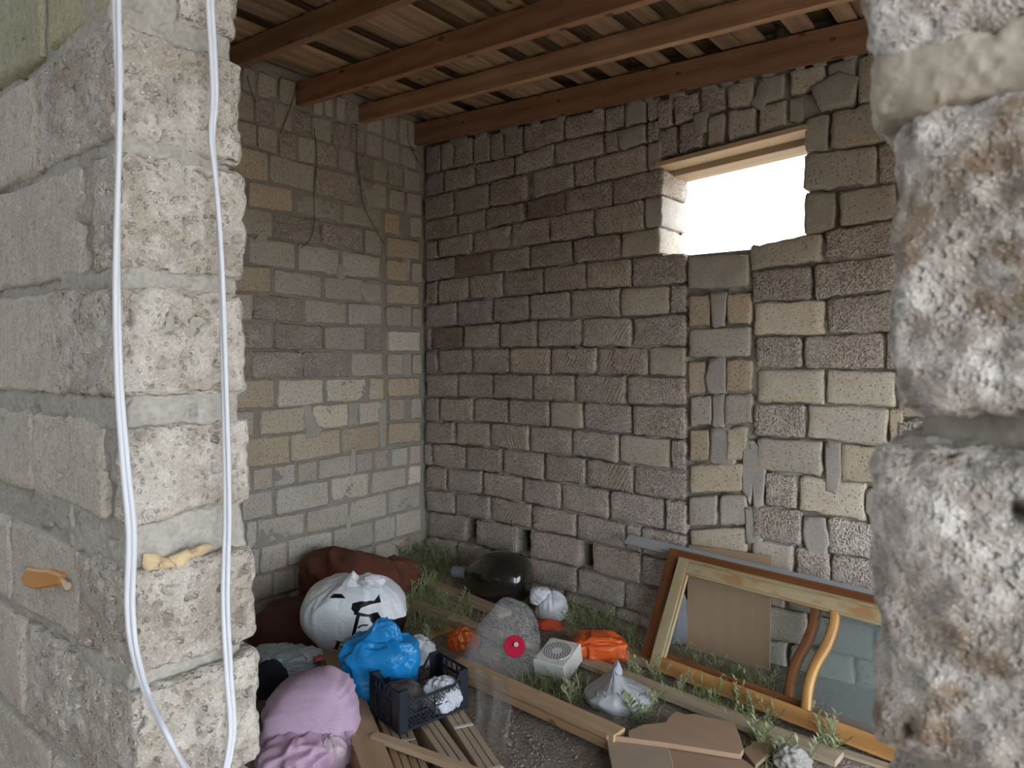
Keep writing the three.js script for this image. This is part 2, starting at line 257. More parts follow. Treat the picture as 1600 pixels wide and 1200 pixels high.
// plain courses where the photograph shows nothing: rows of blocks between a0 and a1
function courses(wall, pl, a0, a1, ys, st, o = {}) { ys.slice(1).forEach((y1, k) => { let a = a0 - (k % 2 ? 0.19 : 0); while (a < a1 - 0.04) { const e = Math.min(a + 0.39, a1), s = Math.max(a, a0); if (e - s > 0.05) addBlock(wall, pl, [[s + 0.008, y1 - 0.008], [e - 0.008, y1 - 0.008], [e - 0.008, ys[k] + 0.008], [s + 0.008, ys[k] + 0.008]], st[Math.floor(R() * st.length)], o); a += 0.39; } }); }
function patch(wall, pl, poly, th = 0.012, c = [1, 1, 1], base = 0) {
  const pts = poly.map((p) => pl.ab(pl.at(...p))), dense = []; pts.forEach((p, i) => { const e = pts[(i + 1) % pts.length]; for (let k = 0; k < 3; k++) dense.push([mix(p[0], e[0], k / 3) + rr(-0.005, 0.005), mix(p[1], e[1], k / 3) + rr(-0.005, 0.005)]); });
  const cx = dense.reduce((s, p) => s + p[0], 0) / dense.length, cy = dense.reduce((s, p) => s + p[1], 0) / dense.length, pos = [...pl.P(cx, cy, base + th)], uv = [cx, cy], idx = [], N = dense.length, sd = R() * 40;
  [0.4, 0.75, 0.94, 1].forEach((t, k) => { for (const p of dense) { const a = mix(cx, p[0], t), b = mix(cy, p[1], t), n = base + (k === 3 ? -0.02 : th * (1 - 0.75 * t * t * t) * (0.5 + n3(a * 25, b * 25, sd))); pos.push(...pl.P(a, b, n)); uv.push(a, b); } });
  let ccw = 0; dense.forEach((p, i) => { const e = dense[(i + 1) % N]; ccw += p[0] * e[1] - e[0] * p[1]; });
  const tri = (a, b, d) => (ccw > 0 ? idx.push(a, b, d) : idx.push(a, d, b));
  for (let i = 0; i < N; i++) { const e = (i + 1) % N; tri(0, 1 + i, 1 + e); for (let k = 0; k < 3; k++) { const u = 1 + k * N, v = u + N; tri(u + i, v + i, u + e); tri(u + e, v + i, v + e); } }
  const g = new THREE.BufferGeometry(); g.setAttribute('position', new THREE.Float32BufferAttribute(pos, 3)); g.setAttribute('uv', new THREE.Float32BufferAttribute(uv, 2)); g.setIndex(idx); g.computeVertexNormals();
  return part('mortar_patch', paint(g, c), M.mortar, wall);
}
const CEIL = 3.84;
const rect = (s, x0, y0, x1, y1) => { const h = new THREE.Path(); h.moveTo(x0, y0); h.lineTo(x0, y1); h.lineTo(x1, y1); h.lineTo(x1, y0); h.closePath(); s.holes.push(h); };
function slab(x0, x1, y0, y1, depth, holes) { const s = new THREE.Shape([new THREE.Vector2(x0, y0), new THREE.Vector2(x1, y0), new THREE.Vector2(x1, y1), new THREE.Vector2(x0, y1)]); for (const h of holes) rect(s, ...h); return new THREE.ExtrudeGeometry(s, { depth, bevelEnabled: false }); }

// uneven mortar between the blocks: flush in places, fallen out in others
function mortarBed(wall, pl, a0, a1, b0, b1, step, hi, lo, seed, holes = []) {
  const nx = Math.round((a1 - a0) / step), ny = Math.round((b1 - b0) / step), pos = [], uv = [], idx = [];
  for (let j = 0; j <= ny; j++) for (let i = 0; i <= nx; i++) { const a = mix(a0, a1, i / nx), b = mix(b0, b1, j / ny), n = hi - (hi - lo) * sstep(0.34, 0.66, fbm3(a * 7 + seed, b * 11, seed, 3)) + 0.006 * (n3(a * 60, b * 60, seed) - 0.5); pos.push(...pl.P(a, b, n)); uv.push(a, b); }
  for (let j = 0; j < ny; j++) for (let i = 0; i < nx; i++) { const a = mix(a0, a1, (i + 0.5) / nx), b = mix(b0, b1, (j + 0.5) / ny); if (holes.some((h) => a > h[0] - step && a < h[2] + step && b > h[1] - step && b < h[3] + step)) continue; const k = j * (nx + 1) + i; idx.push(k, k + 1, k + nx + 1, k + 1, k + nx + 2, k + nx + 1); }
  const g = new THREE.BufferGeometry(); g.setAttribute('position', new THREE.Float32BufferAttribute(pos, 3)); g.setAttribute('uv', new THREE.Float32BufferAttribute(uv, 2)); g.setIndex(idx); g.computeVertexNormals();
  return part('mortar_bed', paint(g, [0.95, 0.91, 0.85]), M.mortar, wall);
}
// ---- back wall
const w0 = onBack(1036, 300), w1 = onBack(1254, 300), WY0 = EYE + 0.655, WY1 = EYE + 1.235;
const VENT = [[729, 742, 812, 846], [809, 826, 829, 866], [907, 924, 852, 889]].map(([a, b, c, d]) => { const p = onBack(a, c), q = onBack(b, d); return [p.x, q.y, q.x, p.y]; });
const winHole = [w0.x - 0.03, WY0 - 0.02, w1.x + 0.02, WY1 + 0.05];
const backGeo = merge([slab(XL - 0.3, XE + 0.3, -0.4, CEIL + 0.02, 0.28, [winHole, ...VENT]).translate(0, 0, ZB - 0.065 - 0.28), slab(XL - 0.3, XE + 0.3, -0.4, CEIL + 0.02, 0.07, [winHole]).translate(0, 0, ZB - 0.386)]);
const wallBack = structure('wall_back', 'shell limestone block wall with deep open joints behind the debris', 'wall', paint(backGeo, [0.86, 0.83, 0.78]), M.mortar);
{
  const B = PL.back, L = {
    top: [[662, 229], [1365, 76]], a: [[663, 272], [741, 255], [803, 243], [861, 223], [939, 207], [1030, 186]],
    1: [[663, 308], [760, 285], [865, 258], [940, 243], [1010, 224], [1030, 219]], 2: [[663, 345], [761, 324], [824, 313], [902, 291], [928, 286], [1011, 267], [1036, 261]],
    3: [[663, 377], [710, 370], [757, 357], [817, 345], [881, 332], [957, 321], [1005, 308], [1036, 303]], 4: [[664, 406], [739, 396], [797, 387], [859, 379], [925, 368], [1004, 359], [1036, 352]],
    5: [[665, 441], [711, 432], [767, 427], [828, 419], [892, 412], [968, 403], [1030, 397], [1075, 393]], 6: [[665, 477], [731, 468], [785, 464], [847, 458], [915, 451], [987, 449], [1072, 443]],
    7: [[665, 513], [713, 509], [768, 505], [825, 500], [889, 497], [965, 496], [1072, 489]], 8: [[665, 547], [720, 544], [780, 543], [840, 543], [910, 542], [986, 542], [1072, 541]],
    9: [[665, 584], [794, 583], [860, 585], [934, 585], [1011, 587], [1072, 590]], 10: [[665, 621], [766, 622], [831, 625], [897, 628], [974, 632], [1072, 635]],
    11: [[664, 659], [735, 659], [794, 662], [857, 668], [910, 672], [985, 680], [1072, 688]], 12: [[661, 692], [762, 698], [825, 707], [892, 712], [965, 724], [1053, 735], [1072, 738]],
    13: [[664, 727], [783, 740], [850, 752], [916, 759], [990, 773], [1065, 783], [1073, 785]], 14: [[665, 764], [752, 773], [815, 785], [874, 797], [951, 813], [1032, 828], [1075, 838]],
    15: [[665, 799], [762, 813], [829, 827], [899, 841], [976, 859], [1075, 884]], 16: [[665, 838], [712, 845], [765, 858], [820, 870], [895, 885], [960, 905], [1075, 932]],
    17: [[665, 880], [720, 890], [830, 908], [900, 930], [975, 953], [1075, 984]], 18: [[665, 920], [1075, 1035]], 19: [[665, 955], [1075, 1085]],
  };
  const r = (t, b, s, o) => row(wallBack, B, L[t], L[b], s, o);
  r('top', 'a', J([664, 689, 709, 738, 765, 787, 817, 880, 944, 975, 1010, 1030], 'rrrrrrrrrgr'.split('')));
  r('a', 1, J([664, 692, 741, 803, 864, 943, 966, 1010, 1030], 'rrrprrgr'.split('')));
  r(1, 2, [...J([662, 708, 763, 823], 'rrr'.split('')), [831, 896, 'r'], [896, 928, 'r'], [928, 1011, 'c'], [1011, 1035, 'g', { deep: 0.3 }]]);
  r(2, 3, [[662, 714, 'r'], [714, 757, 'r'], [757, 818, 'r'], [822, 882, 'd'], [882, 957, 'r'], [957, 1037, 'r', { deep: 0.36 }]]);
  r(3, 4, [...J([664, 683, 738, 797, 857, 927, 1005], 'rrrrrc'.split('')), [1005, 1036, 'g', { deep: 0.36 }]]);
  r(4, 5, [...J([664, 711, 767, 827, 893, 969], 'rdrrr'.split('')), [969, 1032, 's', { deep: 0.36 }]]);
  r(5, 6, J([664, 682, 731, 785, 848, 915, 986, 1072], 'rccrccr'.split('')));
  r(6, 7, J([664, 713, 769, 826, 891, 968, 1046, 1072], 'rrrrcsr'.split('')));
  r(7, 8, J([665, 673, 722, 779, 839, 908, 987, 1072], 'rdrrrcr'.split('')));
  r(8, 9, J([664, 684, 737, 795, 859, 932, 1012, 1072], 'rrrcccs'.split('')));
  r(9, 10, J([664, 714, 770, 832, 898, 977, 1072], 'rrrrcr'.split('')));
  r(10, 11, J([664, 686, 739, 793, 858, 910, 987, 1072], 'rcrrsrr'.split('')));
  r(11, 12, J([663, 711, 765, 826, 893, 966, 1047, 1072], 'rrcrrsr'.split('')));
  r(12, 13, J([661, 675, 728, 784, 851, 915, 989, 1072], 'rrrrrcr'.split('')));
  r(13, 14, J([664, 698, 753, 816, 876, 951, 1038, 1073], 'rrrrrrp'.split('')));
  r(14, 15, J([664, 711, 766, 830, 900, 977, 1001, 1073], 'rrcrrpr'.split('')));
  r(15, 16, [[668, 729, 'r', { deep: 0.14 }], [742, 809, 'r', { deep: 0.14 }], [826, 907, 'r', { deep: 0.14 }], [924, 1000, 'r', { deep: 0.14 }], [1000, 1073, 'r']]);
  r(16, 17, J([666, 713, 768, 822, 901, 975, 1073])); r(17, 18, J([666, 740, 800, 880, 960, 1073])); r(18, 19, J([700, 820, 920, 1000, 1073]));
  // stacked infill column
  const C = (y0, y1, spans) => row(wallBack, B, [[1075, y0 + 2], [1172, y0 - 2]], [[1075, y1 + 2], [1172, y1 - 2]], spans, { bev: 0.007, gy: 2.2 });
  C(396, 452, [[1073, 1170, 'g']]); C(457, 510, [[1074, 1110, 'o'], [1134, 1174, 'o']]); C(510, 560, [[1074, 1173, 's']]); C(561, 615, [[1074, 1102, 'o'], [1133, 1176, 'o']]);
  C(616, 666, [[1077, 1112, 's'], [1131, 1176, 's']]); C(667, 722, [[1076, 1109, 'o'], [1134, 1168, 'y']]); C(723, 771, [[1076, 1164, 'y']]); C(772, 823, [[1075, 1121, 's'], [1123, 1168, 's']]); C(824, 870, [[1076, 1166, 'y']]);
  C(871, 918, [[1076, 1122, 's'], [1124, 1168, 's']]); C(919, 966, [[1076, 1166, 's']]); C(967, 1014, [[1076, 1122, 's'], [1124, 1168, 's']]); C(1015, 1060, [[1076, 1166, 's']]);
  for (const q of [[[1108, 455], [1136, 456], [1134, 480], [1130, 510], [1112, 512]], [[1108, 560], [1132, 558], [1136, 585], [1134, 616], [1106, 616], [1100, 590]], [[1112, 616], [1132, 616], [1130, 668], [1113, 668]], [[1108, 668], [1140, 668], [1136, 690], [1150, 725], [1138, 735], [1108, 722]], [[1160, 690], [1178, 690], [1180, 745], [1172, 790], [1158, 770]], [[1162, 790], [1190, 795], [1192, 850], [1165, 852]]]) patch(wallBack, B, q, 0.003, [1.25, 1.2, 1.14]);
  // right of the column
  const RR = (t, b, s) => row(wallBack, B, t, b, s);
  const q = { s: [[1170, 384], [1253, 371], [1286, 360], [1377, 344], [1420, 338]], 0: [[1176, 423], [1264, 415], [1289, 405], [1382, 398], [1420, 394]], 1: [[1176, 472], [1264, 470], [1382, 455], [1420, 450]], 2: [[1176, 525], [1286, 524], [1387, 519], [1420, 518]], 3: [[1176, 576], [1290, 577], [1381, 579], [1420, 580]], 4: [[1176, 630], [1288, 632], [1398, 637]], 5: [[1176, 682], [1260, 686], [1390, 700]], 6: [[1176, 733], [1244, 743], [1320, 752], [1398, 761]], 7: [[1176, 788], [1244, 798], [1300, 807], [1385, 822]], 8: [[1172, 842], [1244, 853], [1297, 865], [1390, 882]], 9: [[1172, 892], [1300, 915], [1390, 936]], 10: [[1172, 943], [1300, 966], [1390, 990]], 11: [[1172, 994], [1300, 1018], [1390, 1044]], 12: [[1172, 1042], [1300, 1070], [1390, 1096]] };
  RR(q.s, q[0], [[1170, 1284, 's'], [1287, 1400, 'r']]); RR(q[0], q[1], [[1174, 1268, 'r'], [1270, 1400, 'r']]); RR(q[1], q[2], [[1176, 1289, 'Y'], [1291, 1400, 'r']]); RR(q[2], q[3], [[1179, 1252, 'r'], [1254, 1382, 'p'], [1383, 1412, 'r']]);
  RR(q[3], q[4], [[1181, 1289, 'Y'], [1290, 1400, 'Y']]); RR(q[4], q[5], [[1176, 1259, 'r'], [1260, 1388, 'w'], [1389, 1412, 'y']]); RR(q[5], q[6], [[1180, 1285, 's'], [1312, 1400, 'y']]); RR(q[6], q[7], [[1193, 1245, 'r'], [1247, 1354, 'Y'], [1375, 1412, 'r']]);
  RR(q[7], q[8], [[1174, 1253, 'r'], [1292, 1400, 'p']]); RR(q[8], q[9], [[1174, 1240, 's'], [1242, 1297, 'p'], [1297, 1400, 'p']]); RR(q[9], q[10], [[1174, 1228, 's'], [1230, 1330, 's'], [1332, 1400, 'r']]); RR(q[10], q[11], [[1174, 1262, 's'], [1264, 1365, 's'], [1367, 1410, 'r']]); RR(q[11], q[12], [[1174, 1230, 's'], [1232, 1335, 's'], [1337, 1410, 'r']]);
  for (const p of [[[1288, 690], [1312, 692], [1314, 745], [1310, 775], [1288, 770]], [[1352, 765], [1378, 760], [1380, 815], [1365, 822], [1350, 800]], [[1254, 806], [1290, 812], [1296, 850], [1290, 872], [1262, 868], [1252, 840]], [[1168, 690], [1184, 692], [1196, 735], [1192, 790], [1178, 800]]]) patch(wallBack, B, p, 0.003, [1.25, 1.2, 1.14]);
  // around and above the window
  RR([[1255, 299], [1316, 299], [1377, 287], [1420, 280]], q.s, [[1255, 1306, 'g', { deep: 0.36 }], [1310, 1400, 's']]);
  RR([[1250, 240], [1297, 234], [1366, 226], [1420, 215]], [[1255, 299], [1316, 299], [1377, 287], [1420, 280]], [[1254, 1370, 's', { deep: 0.36 }], [1372, 1410, 'r']]);
  RR([[1256, 184], [1297, 174], [1390, 152]], [[1250, 240], [1297, 234], [1366, 226], [1420, 215]], [[1256, 1295, 'g', { deep: 0.36 }], [1297, 1400, 's']]);
  const up = [[1024, 205], [1135, 172], [1180, 165], [1280, 140]], lint = [[1024, 249], [1258, 188]];
  RR(up, lint, [[1026, 1058, 'r'], [1060, 1098, 'r'], [1104, 1133, 's'], [1136, 1180, 's'], [1184, 1230, 's'], [1231, 1256, 'g']]);
  RR([[1024, 156], [1365, 80]], [[1024, 203], [1135, 170], [1180, 164], [1295, 134]], [[1026, 1050, 'r'], [1052, 1092, 'r'], [1094, 1134, 'r'], [1136, 1178, 's'], [1182, 1226, 'g'], [1232, 1290, 's']]);
  RR([[1270, 102], [1400, 72]], [[1270, 144], [1290, 176], [1400, 150]], [[1292, 1338, 'g'], [1340, 1400, 's']]);
  for (const p of [[[962, 205], [985, 200], [988, 222], [968, 230]], [[1082, 175], [1105, 170], [1104, 205], [1086, 215]], [[1172, 165], [1190, 120], [1204, 140], [1192, 175]], [[1262, 135], [1310, 110], [1345, 120], [1330, 160], [1280, 175]]]) patch(wallBack, B, p, 0.008, [1.1, 1.1, 1.02]);
  // mortar bedding under the first rafter
  for (let x = 700; x < 1360; x += rr(26, 60)) { const y = lineY(L.top, x), w = rr(14, 30); patch(wallBack, B, [[x, y - 6], [x + w, y - 10], [x + w + 4, y + 3], [x + 6, y + 7]], 0.02, [0.9, 0.9, 0.86]); }
  // hidden by the door pier
  const ys = []; for (let y = -0.02; y < 3.7; y += 0.191) ys.push(y); courses(wallBack, B, -0.70, XE, ys, ['r', 's', 'r']);
}
mortarBed(wallBack, PL.back, XL - 0.02, -0.3, -0.1, CEIL - 0.1, 0.018, -0.017, -0.062, 5, [winHole, ...VENT]);
// ---- window lintel of two pine boards
{
  const a = onBack(1030, 254), b = onBack(1256, 196), len = b.x - a.x + 0.04, g = thing('window_lintel', 'pine board lintel over the small window opening', 'lintel', [(a.x + b.x) / 2, 0, ZB]);
  const tilt = new THREE.Quaternion().setFromEuler(new THREE.Euler(0, 0, Math.atan2(b.y - a.y, b.x - a.x)));
  part('front_board', place(bevBox(len, 0.03, 0.17, 0.003, [1.05, 0.95, 0.82]), [0, (a.y + b.y) / 2 - 0.016, -0.06], tilt), M.pine, g);
  part('rear_board', place(bevBox(len - 0.02, 0.10, 0.205, 0.003, [0.8, 0.74, 0.66]), [0, (a.y + b.y) / 2 - 0.018, -0.25], tilt), M.pine, g);
}

// ---- left wall
const wallLeft = structure('wall_left', 'limestone block wall with smeared grey mortar joints on the left', 'wall', paint(slab(0.3, 4.6, -0.4, CEIL + 0.02, 0.2, []).rotateY(Math.PI / 2).translate(XL - 0.03 - 0.2, 0, 0), [0.86, 0.83, 0.78]), M.mortar);
{
  const B = PL.left, L = {
    top: [[360, 96], [464, 126], [560, 160], [652, 190]], A: [[360, 132], [400, 150], [434, 158], [463, 168], [488, 178], [518, 186], [560, 199], [655, 236]], B: [[360, 182], [427, 199], [455, 207], [488, 215], [518, 226], [550, 234], [655, 268]],
    C: [[360, 222], [411, 232], [434, 244], [463, 252], [492, 258], [529, 265], [555, 273], [655, 302]], D: [[360, 276], [435, 288], [465, 295], [500, 305], [535, 317], [567, 321], [655, 340]], 1: [[360, 318], [390, 324], [463, 334], [500, 343], [535, 349], [655, 372]],
    2: [[360, 363], [428, 374], [504, 383], [570, 396], [655, 413]], 3: [[360, 410], [422, 417], [465, 423], [503, 430], [592, 436], [655, 443]], 4: [[360, 456], [422, 459], [465, 464], [535, 471], [597, 475], [655, 477]], 5: [[360, 500], [395, 501], [475, 505], [510, 508], [597, 509], [660, 513]], 6: [[360, 546], [600, 550], [660, 551]],
    7: [[360, 592], [470, 592], [505, 591], [600, 589], [660, 587]], 8: [[360, 641], [430, 639], [485, 633], [572, 627], [660, 622]], 9: [[360, 686], [405, 682], [475, 676], [545, 667], [600, 660], [660, 658]], 10: [[360, 737], [395, 732], [452, 725], [532, 711], [582, 705], [610, 700], [660, 693]], 11: [[360, 777], [397, 769], [462, 757], [500, 751], [582, 736], [660, 725]],
    12: [[380, 817], [405, 811], [475, 800], [515, 790], [577, 775], [637, 760], [660, 755]], 13: [[380, 861], [402, 855], [477, 836], [545, 822], [610, 806], [660, 792]], 14: [[380, 906], [405, 900], [520, 868], [610, 845], [660, 830]], 15: [[380, 948], [405, 940], [520, 905], [660, 866]], 16: [[380, 990], [660, 905]], 17: [[380, 1032], [660, 945]],
  };
  const r = (t, b, list, st, o) => row(wallLeft, B, L[t], L[b], Array.isArray(list[0]) ? list : J(list, st?.split('')), { gx: 1.5, gy: 1.4, bev: 0.008, lump: 0.005, jit: 0.006, ...o });
  r('top', 'A', [[361, 377, 's'], [378, 400, 's'], [402, 434, 's'], [436, 464, 's'], [489, 506, 's'], [508, 522, 's'], [524, 540, 's'], [541, 562, 'r'], [572, 598, 's'], [600, 622, 's'], [624, 652, 's']]);
  r('A', 'B', [362, 398, 427, 457, 488, 519, 549, 572, 598, 625, 652], 'srsrsrrsss'); r('B', 'C', [362, 402, 435, 465, 493, 528, 557, 583, 606, 630, 658], 'ssrsrsrsrs'); r('C', 'D', [364, 421, 493, 559, 584, 604], 'ysrrs');
  r('D', 1, [[388, 459, 'y'], [462, 535, 's'], [536, 597, 's']]); r(1, 2, [364, 427, 503, 569, 597], 'srrs'); r(2, 3, [[364, 386, 's'], [387, 463, 'b'], [465, 532, 'b'], [534, 596, 'b']]); r(3, 4, [[362, 425, 'y'], [427, 504, 'b'], [506, 568, 'b'], [570, 597, 'g']]);
  r(4, 5, [360, 395, 475, 543, 599], 'brbb'); r(5, 6, [362, 427, 506, 571, 598], 'rrsr'); r(6, 7, [360, 392, 473, 548, 600], 'rrrs'); r(7, 8, [[364, 430, 'y'], [433, 507, 'w'], [509, 574, 'w'], [576, 601, 'y']]); r(8, 9, [[362, 398, 's'], [405, 478, 'Y'], [487, 546, 'Y'], [560, 598, 'w']]);
  r(9, 10, [362, 380, 454, 534, 595], 'syyo'); r(10, 11, [[362, 394, 's'], [395, 427, 'b'], [428, 463, 'b'], [464, 496, 'b'], [497, 550, 'b'], [556, 583, 's'], [584, 610, 's'], [611, 638, 'b'], [640, 659, 'b']]); r(11, 12, [[378, 427, 'b'], [430, 515, 'b'], [518, 578, 'w'], [580, 636, 'b'], [638, 659, 'w']]);
  r(12, 13, [384, 402, 478, 546, 606, 659], 'bbbbb'); r(13, 14, [384, 407, 449, 520, 584, 618, 659], 'bbbbbs'); r(14, 15, [384, 426, 461, 520, 585, 640, 660], 'bsssss'); r(15, 16, [384, 450, 520, 585, 660], 'ssss'); r(16, 17, [384, 470, 550, 660], 'sss');
  // toothed column in the corner
  const C = (y0, y1, spans) => row(wallLeft, B, [[600, y0], [660, y0 + (y0 - 553) * -0.045]], [[600, y1], [660, y1 + (y1 - 553) * -0.045]], spans, { gx: 1.5, gy: 1.6, bev: 0.006, proud: 0.012 });
  C(292, 328, [[606, 632, 's'], [634, 659, 's']]); C(329, 366, [[599, 624, 'o'], [638, 659, 's']]); C(368, 402, [[602, 656, 'y']]); C(403, 439, [[602, 636, 'o'], [641, 659, 's']]); C(441, 475, [[602, 655, 'y']]); C(477, 511, [[601, 630, 's'], [642, 659, 's']]); C(515, 550, [[604, 657, 'w']]); C(552, 588, [[603, 630, 's'], [642, 659, 's']]); C(590, 622, [[604, 656, 'o']]); C(623, 660, [[606, 632, 's'], [640, 658, 'b']]); C(661, 697, [[605, 658, 'o']]);
  for (const p of [[[527, 412], [540, 410], [545, 425], [536, 440], [526, 432]], [[565, 440], [598, 442], [598, 474], [572, 472], [560, 455]], [[545, 629], [562, 628], [558, 650], [560, 665], [544, 668]], [[474, 632], [486, 632], [490, 650], [500, 670], [482, 676], [474, 668]], [[478, 668], [505, 666], [500, 682], [476, 686]], [[628, 402], [642, 402], [640, 440], [630, 440]], [[629, 477], [643, 477], [642, 512], [628, 512]], [[629, 552], [642, 552], [644, 588], [630, 588]], [[590, 640], [604, 622], [605, 700], [594, 700]], [[541, 806], [548, 800], [548, 832], [540, 834]], [[395, 380], [410, 355], [425, 365], [415, 376]], [[556, 290], [600, 285], [602, 325], [575, 325]], [[548, 700], [557, 698], [556, 740], [546, 744]]]) patch(wallLeft, B, p, 0.005, [1.3, 1.27, 1.2]);
  // hidden by the door pier: courses carry on towards the front wall
  const hs = ['17', '16', '15', '14', '13', '12', '11', '10', '9', '8', '7', '6', '5', '4', '3', '2', '1', 'D', 'C', 'B', 'A', 'top'].map((k) => onLeft(372, lineY(L[k], 372)).y); hs.push(CEIL - 0.03);
  courses(wallLeft, B, 0.66, -onLeft(361, 600).z, hs, ['s', 'b', 's', 'r'], { bev: 0.008 });
}

mortarBed(wallLeft, PL.left, 0.66, 4.25, -0.1, CEIL - 0.03, 0.02, -0.003, -0.02, 9);
// ---- door piers of the front wall: coarse shell limestone seen close up
function roughBox(x0, x1, y0, y1, z0, z1, res, r, amp, seed, skip) {
  const sx = x1 - x0, sy = y1 - y0, sz = z1 - z0, g = new THREE.BoxGeometry(sx, sy, sz, Math.max(2, Math.round(sx / res)), Math.max(2, Math.round(sy / res)), Math.max(2, Math.round(sz / res))), p = g.attributes.position, n = g.attributes.normal, uv = g.attributes.uv, du = R() * 3, dv = R() * 3;
  const cx = (x0 + x1) / 2, cy = (y0 + y1) / 2, cz = (z0 + z1) / 2;
  for (let i = 0; i < p.count; i++) {
    const v = [p.getX(i), p.getY(i), p.getZ(i)], hs = [sx / 2, sy / 2, sz / 2], N = [Math.abs(n.getX(i)), Math.abs(n.getY(i)), Math.abs(n.getZ(i))];
    if (N[0] > 0.5) uv.setXY(i, v[2] + du, v[1] + dv); else if (N[1] > 0.5) uv.setXY(i, v[0] + du, v[2] + dv); else uv.setXY(i, v[0] + du, v[1] + dv);
    const X = v[0] + cx, Y = v[1] + cy, Z = v[2] + cz, rad = r * (0.35 + 1.3 * n3(X * 18, Y * 18, Z * 18 + seed));
    const inner = v.map((c, k) => clamp(c, -hs[k] + rad, hs[k] - rad)), d = v.map((c, k) => c - inner[k]), l = Math.hypot(...d) || 1e-9, dir = l > 1e-8 ? d.map((c) => c / l) : [0, 0, 0];
    const out = l > rad ? rad : l; let q = inner.map((c, k) => c + dir[k] * out);
    const e = amp * (1.3 * (fbm3(X * 22 + seed, Y * 22, Z * 22, 3) - 0.5) + 0.9 * (fbm3(X * 75, Y * 75 + seed, Z * 75, 2) - 0.5) + 1.2 * (n3(X * 8, Y * 8, Z * 8 + seed) - 0.5)), pt = n3(X * 60 + 9, Y * 60, Z * 60 + seed), pit = pt > 0.80 ? amp * 1.6 * sstep(0.80, 0.93, pt) : 0;
    q = q.map((c, k) => c + dir[k] * (e - pit));
    p.setXYZ(i, q[0] + cx, q[1] + cy, q[2] + cz);
  }
  return smoothByPosition(g);
}
const frontX = (px, y = 600) => onPlane(px, y, 'z', ZF).x;
const LINT = EYE + 0.70;
const fg = [slab(XL - 0.25, -1.72, -0.3, CEIL + 0.1, 0.17, []).translate(0, 0, ZI + 0.004), slab(-1.72, XE + 0.25, LINT + 0.15, CEIL + 0.1, 0.17, []).translate(0, 0, ZI + 0.004), slab(0.25, XE + 0.25, -0.3, LINT + 0.15, 0.17, [[0.4, 0.1, 1.95, 2.3]]).translate(0, 0, ZI + 0.004)];
const wallFront = structure('wall_front', 'near limestone block wall with the doorway, coarse broken block ends', 'wall', paint(merge(fg), [1, 1, 1]), M.mortar);
part('mortar_core', paint(roughBox(-1.73, XJ - 0.014, 0.0, LINT + 0.2, ZI + 0.008, ZF - 0.012, 0.009, 0.012, 0.010, 3), [0.98, 0.97, 0.93]), M.mortar, wallFront);
part('mortar_core', paint(roughBox(XR + 0.012, 0.27, 0.0, LINT + 0.2, ZI + 0.008, ZF - 0.034, 0.009, 0.012, 0.008, 5), [0.9, 0.85, 0.78]), M.mortar, wallFront);
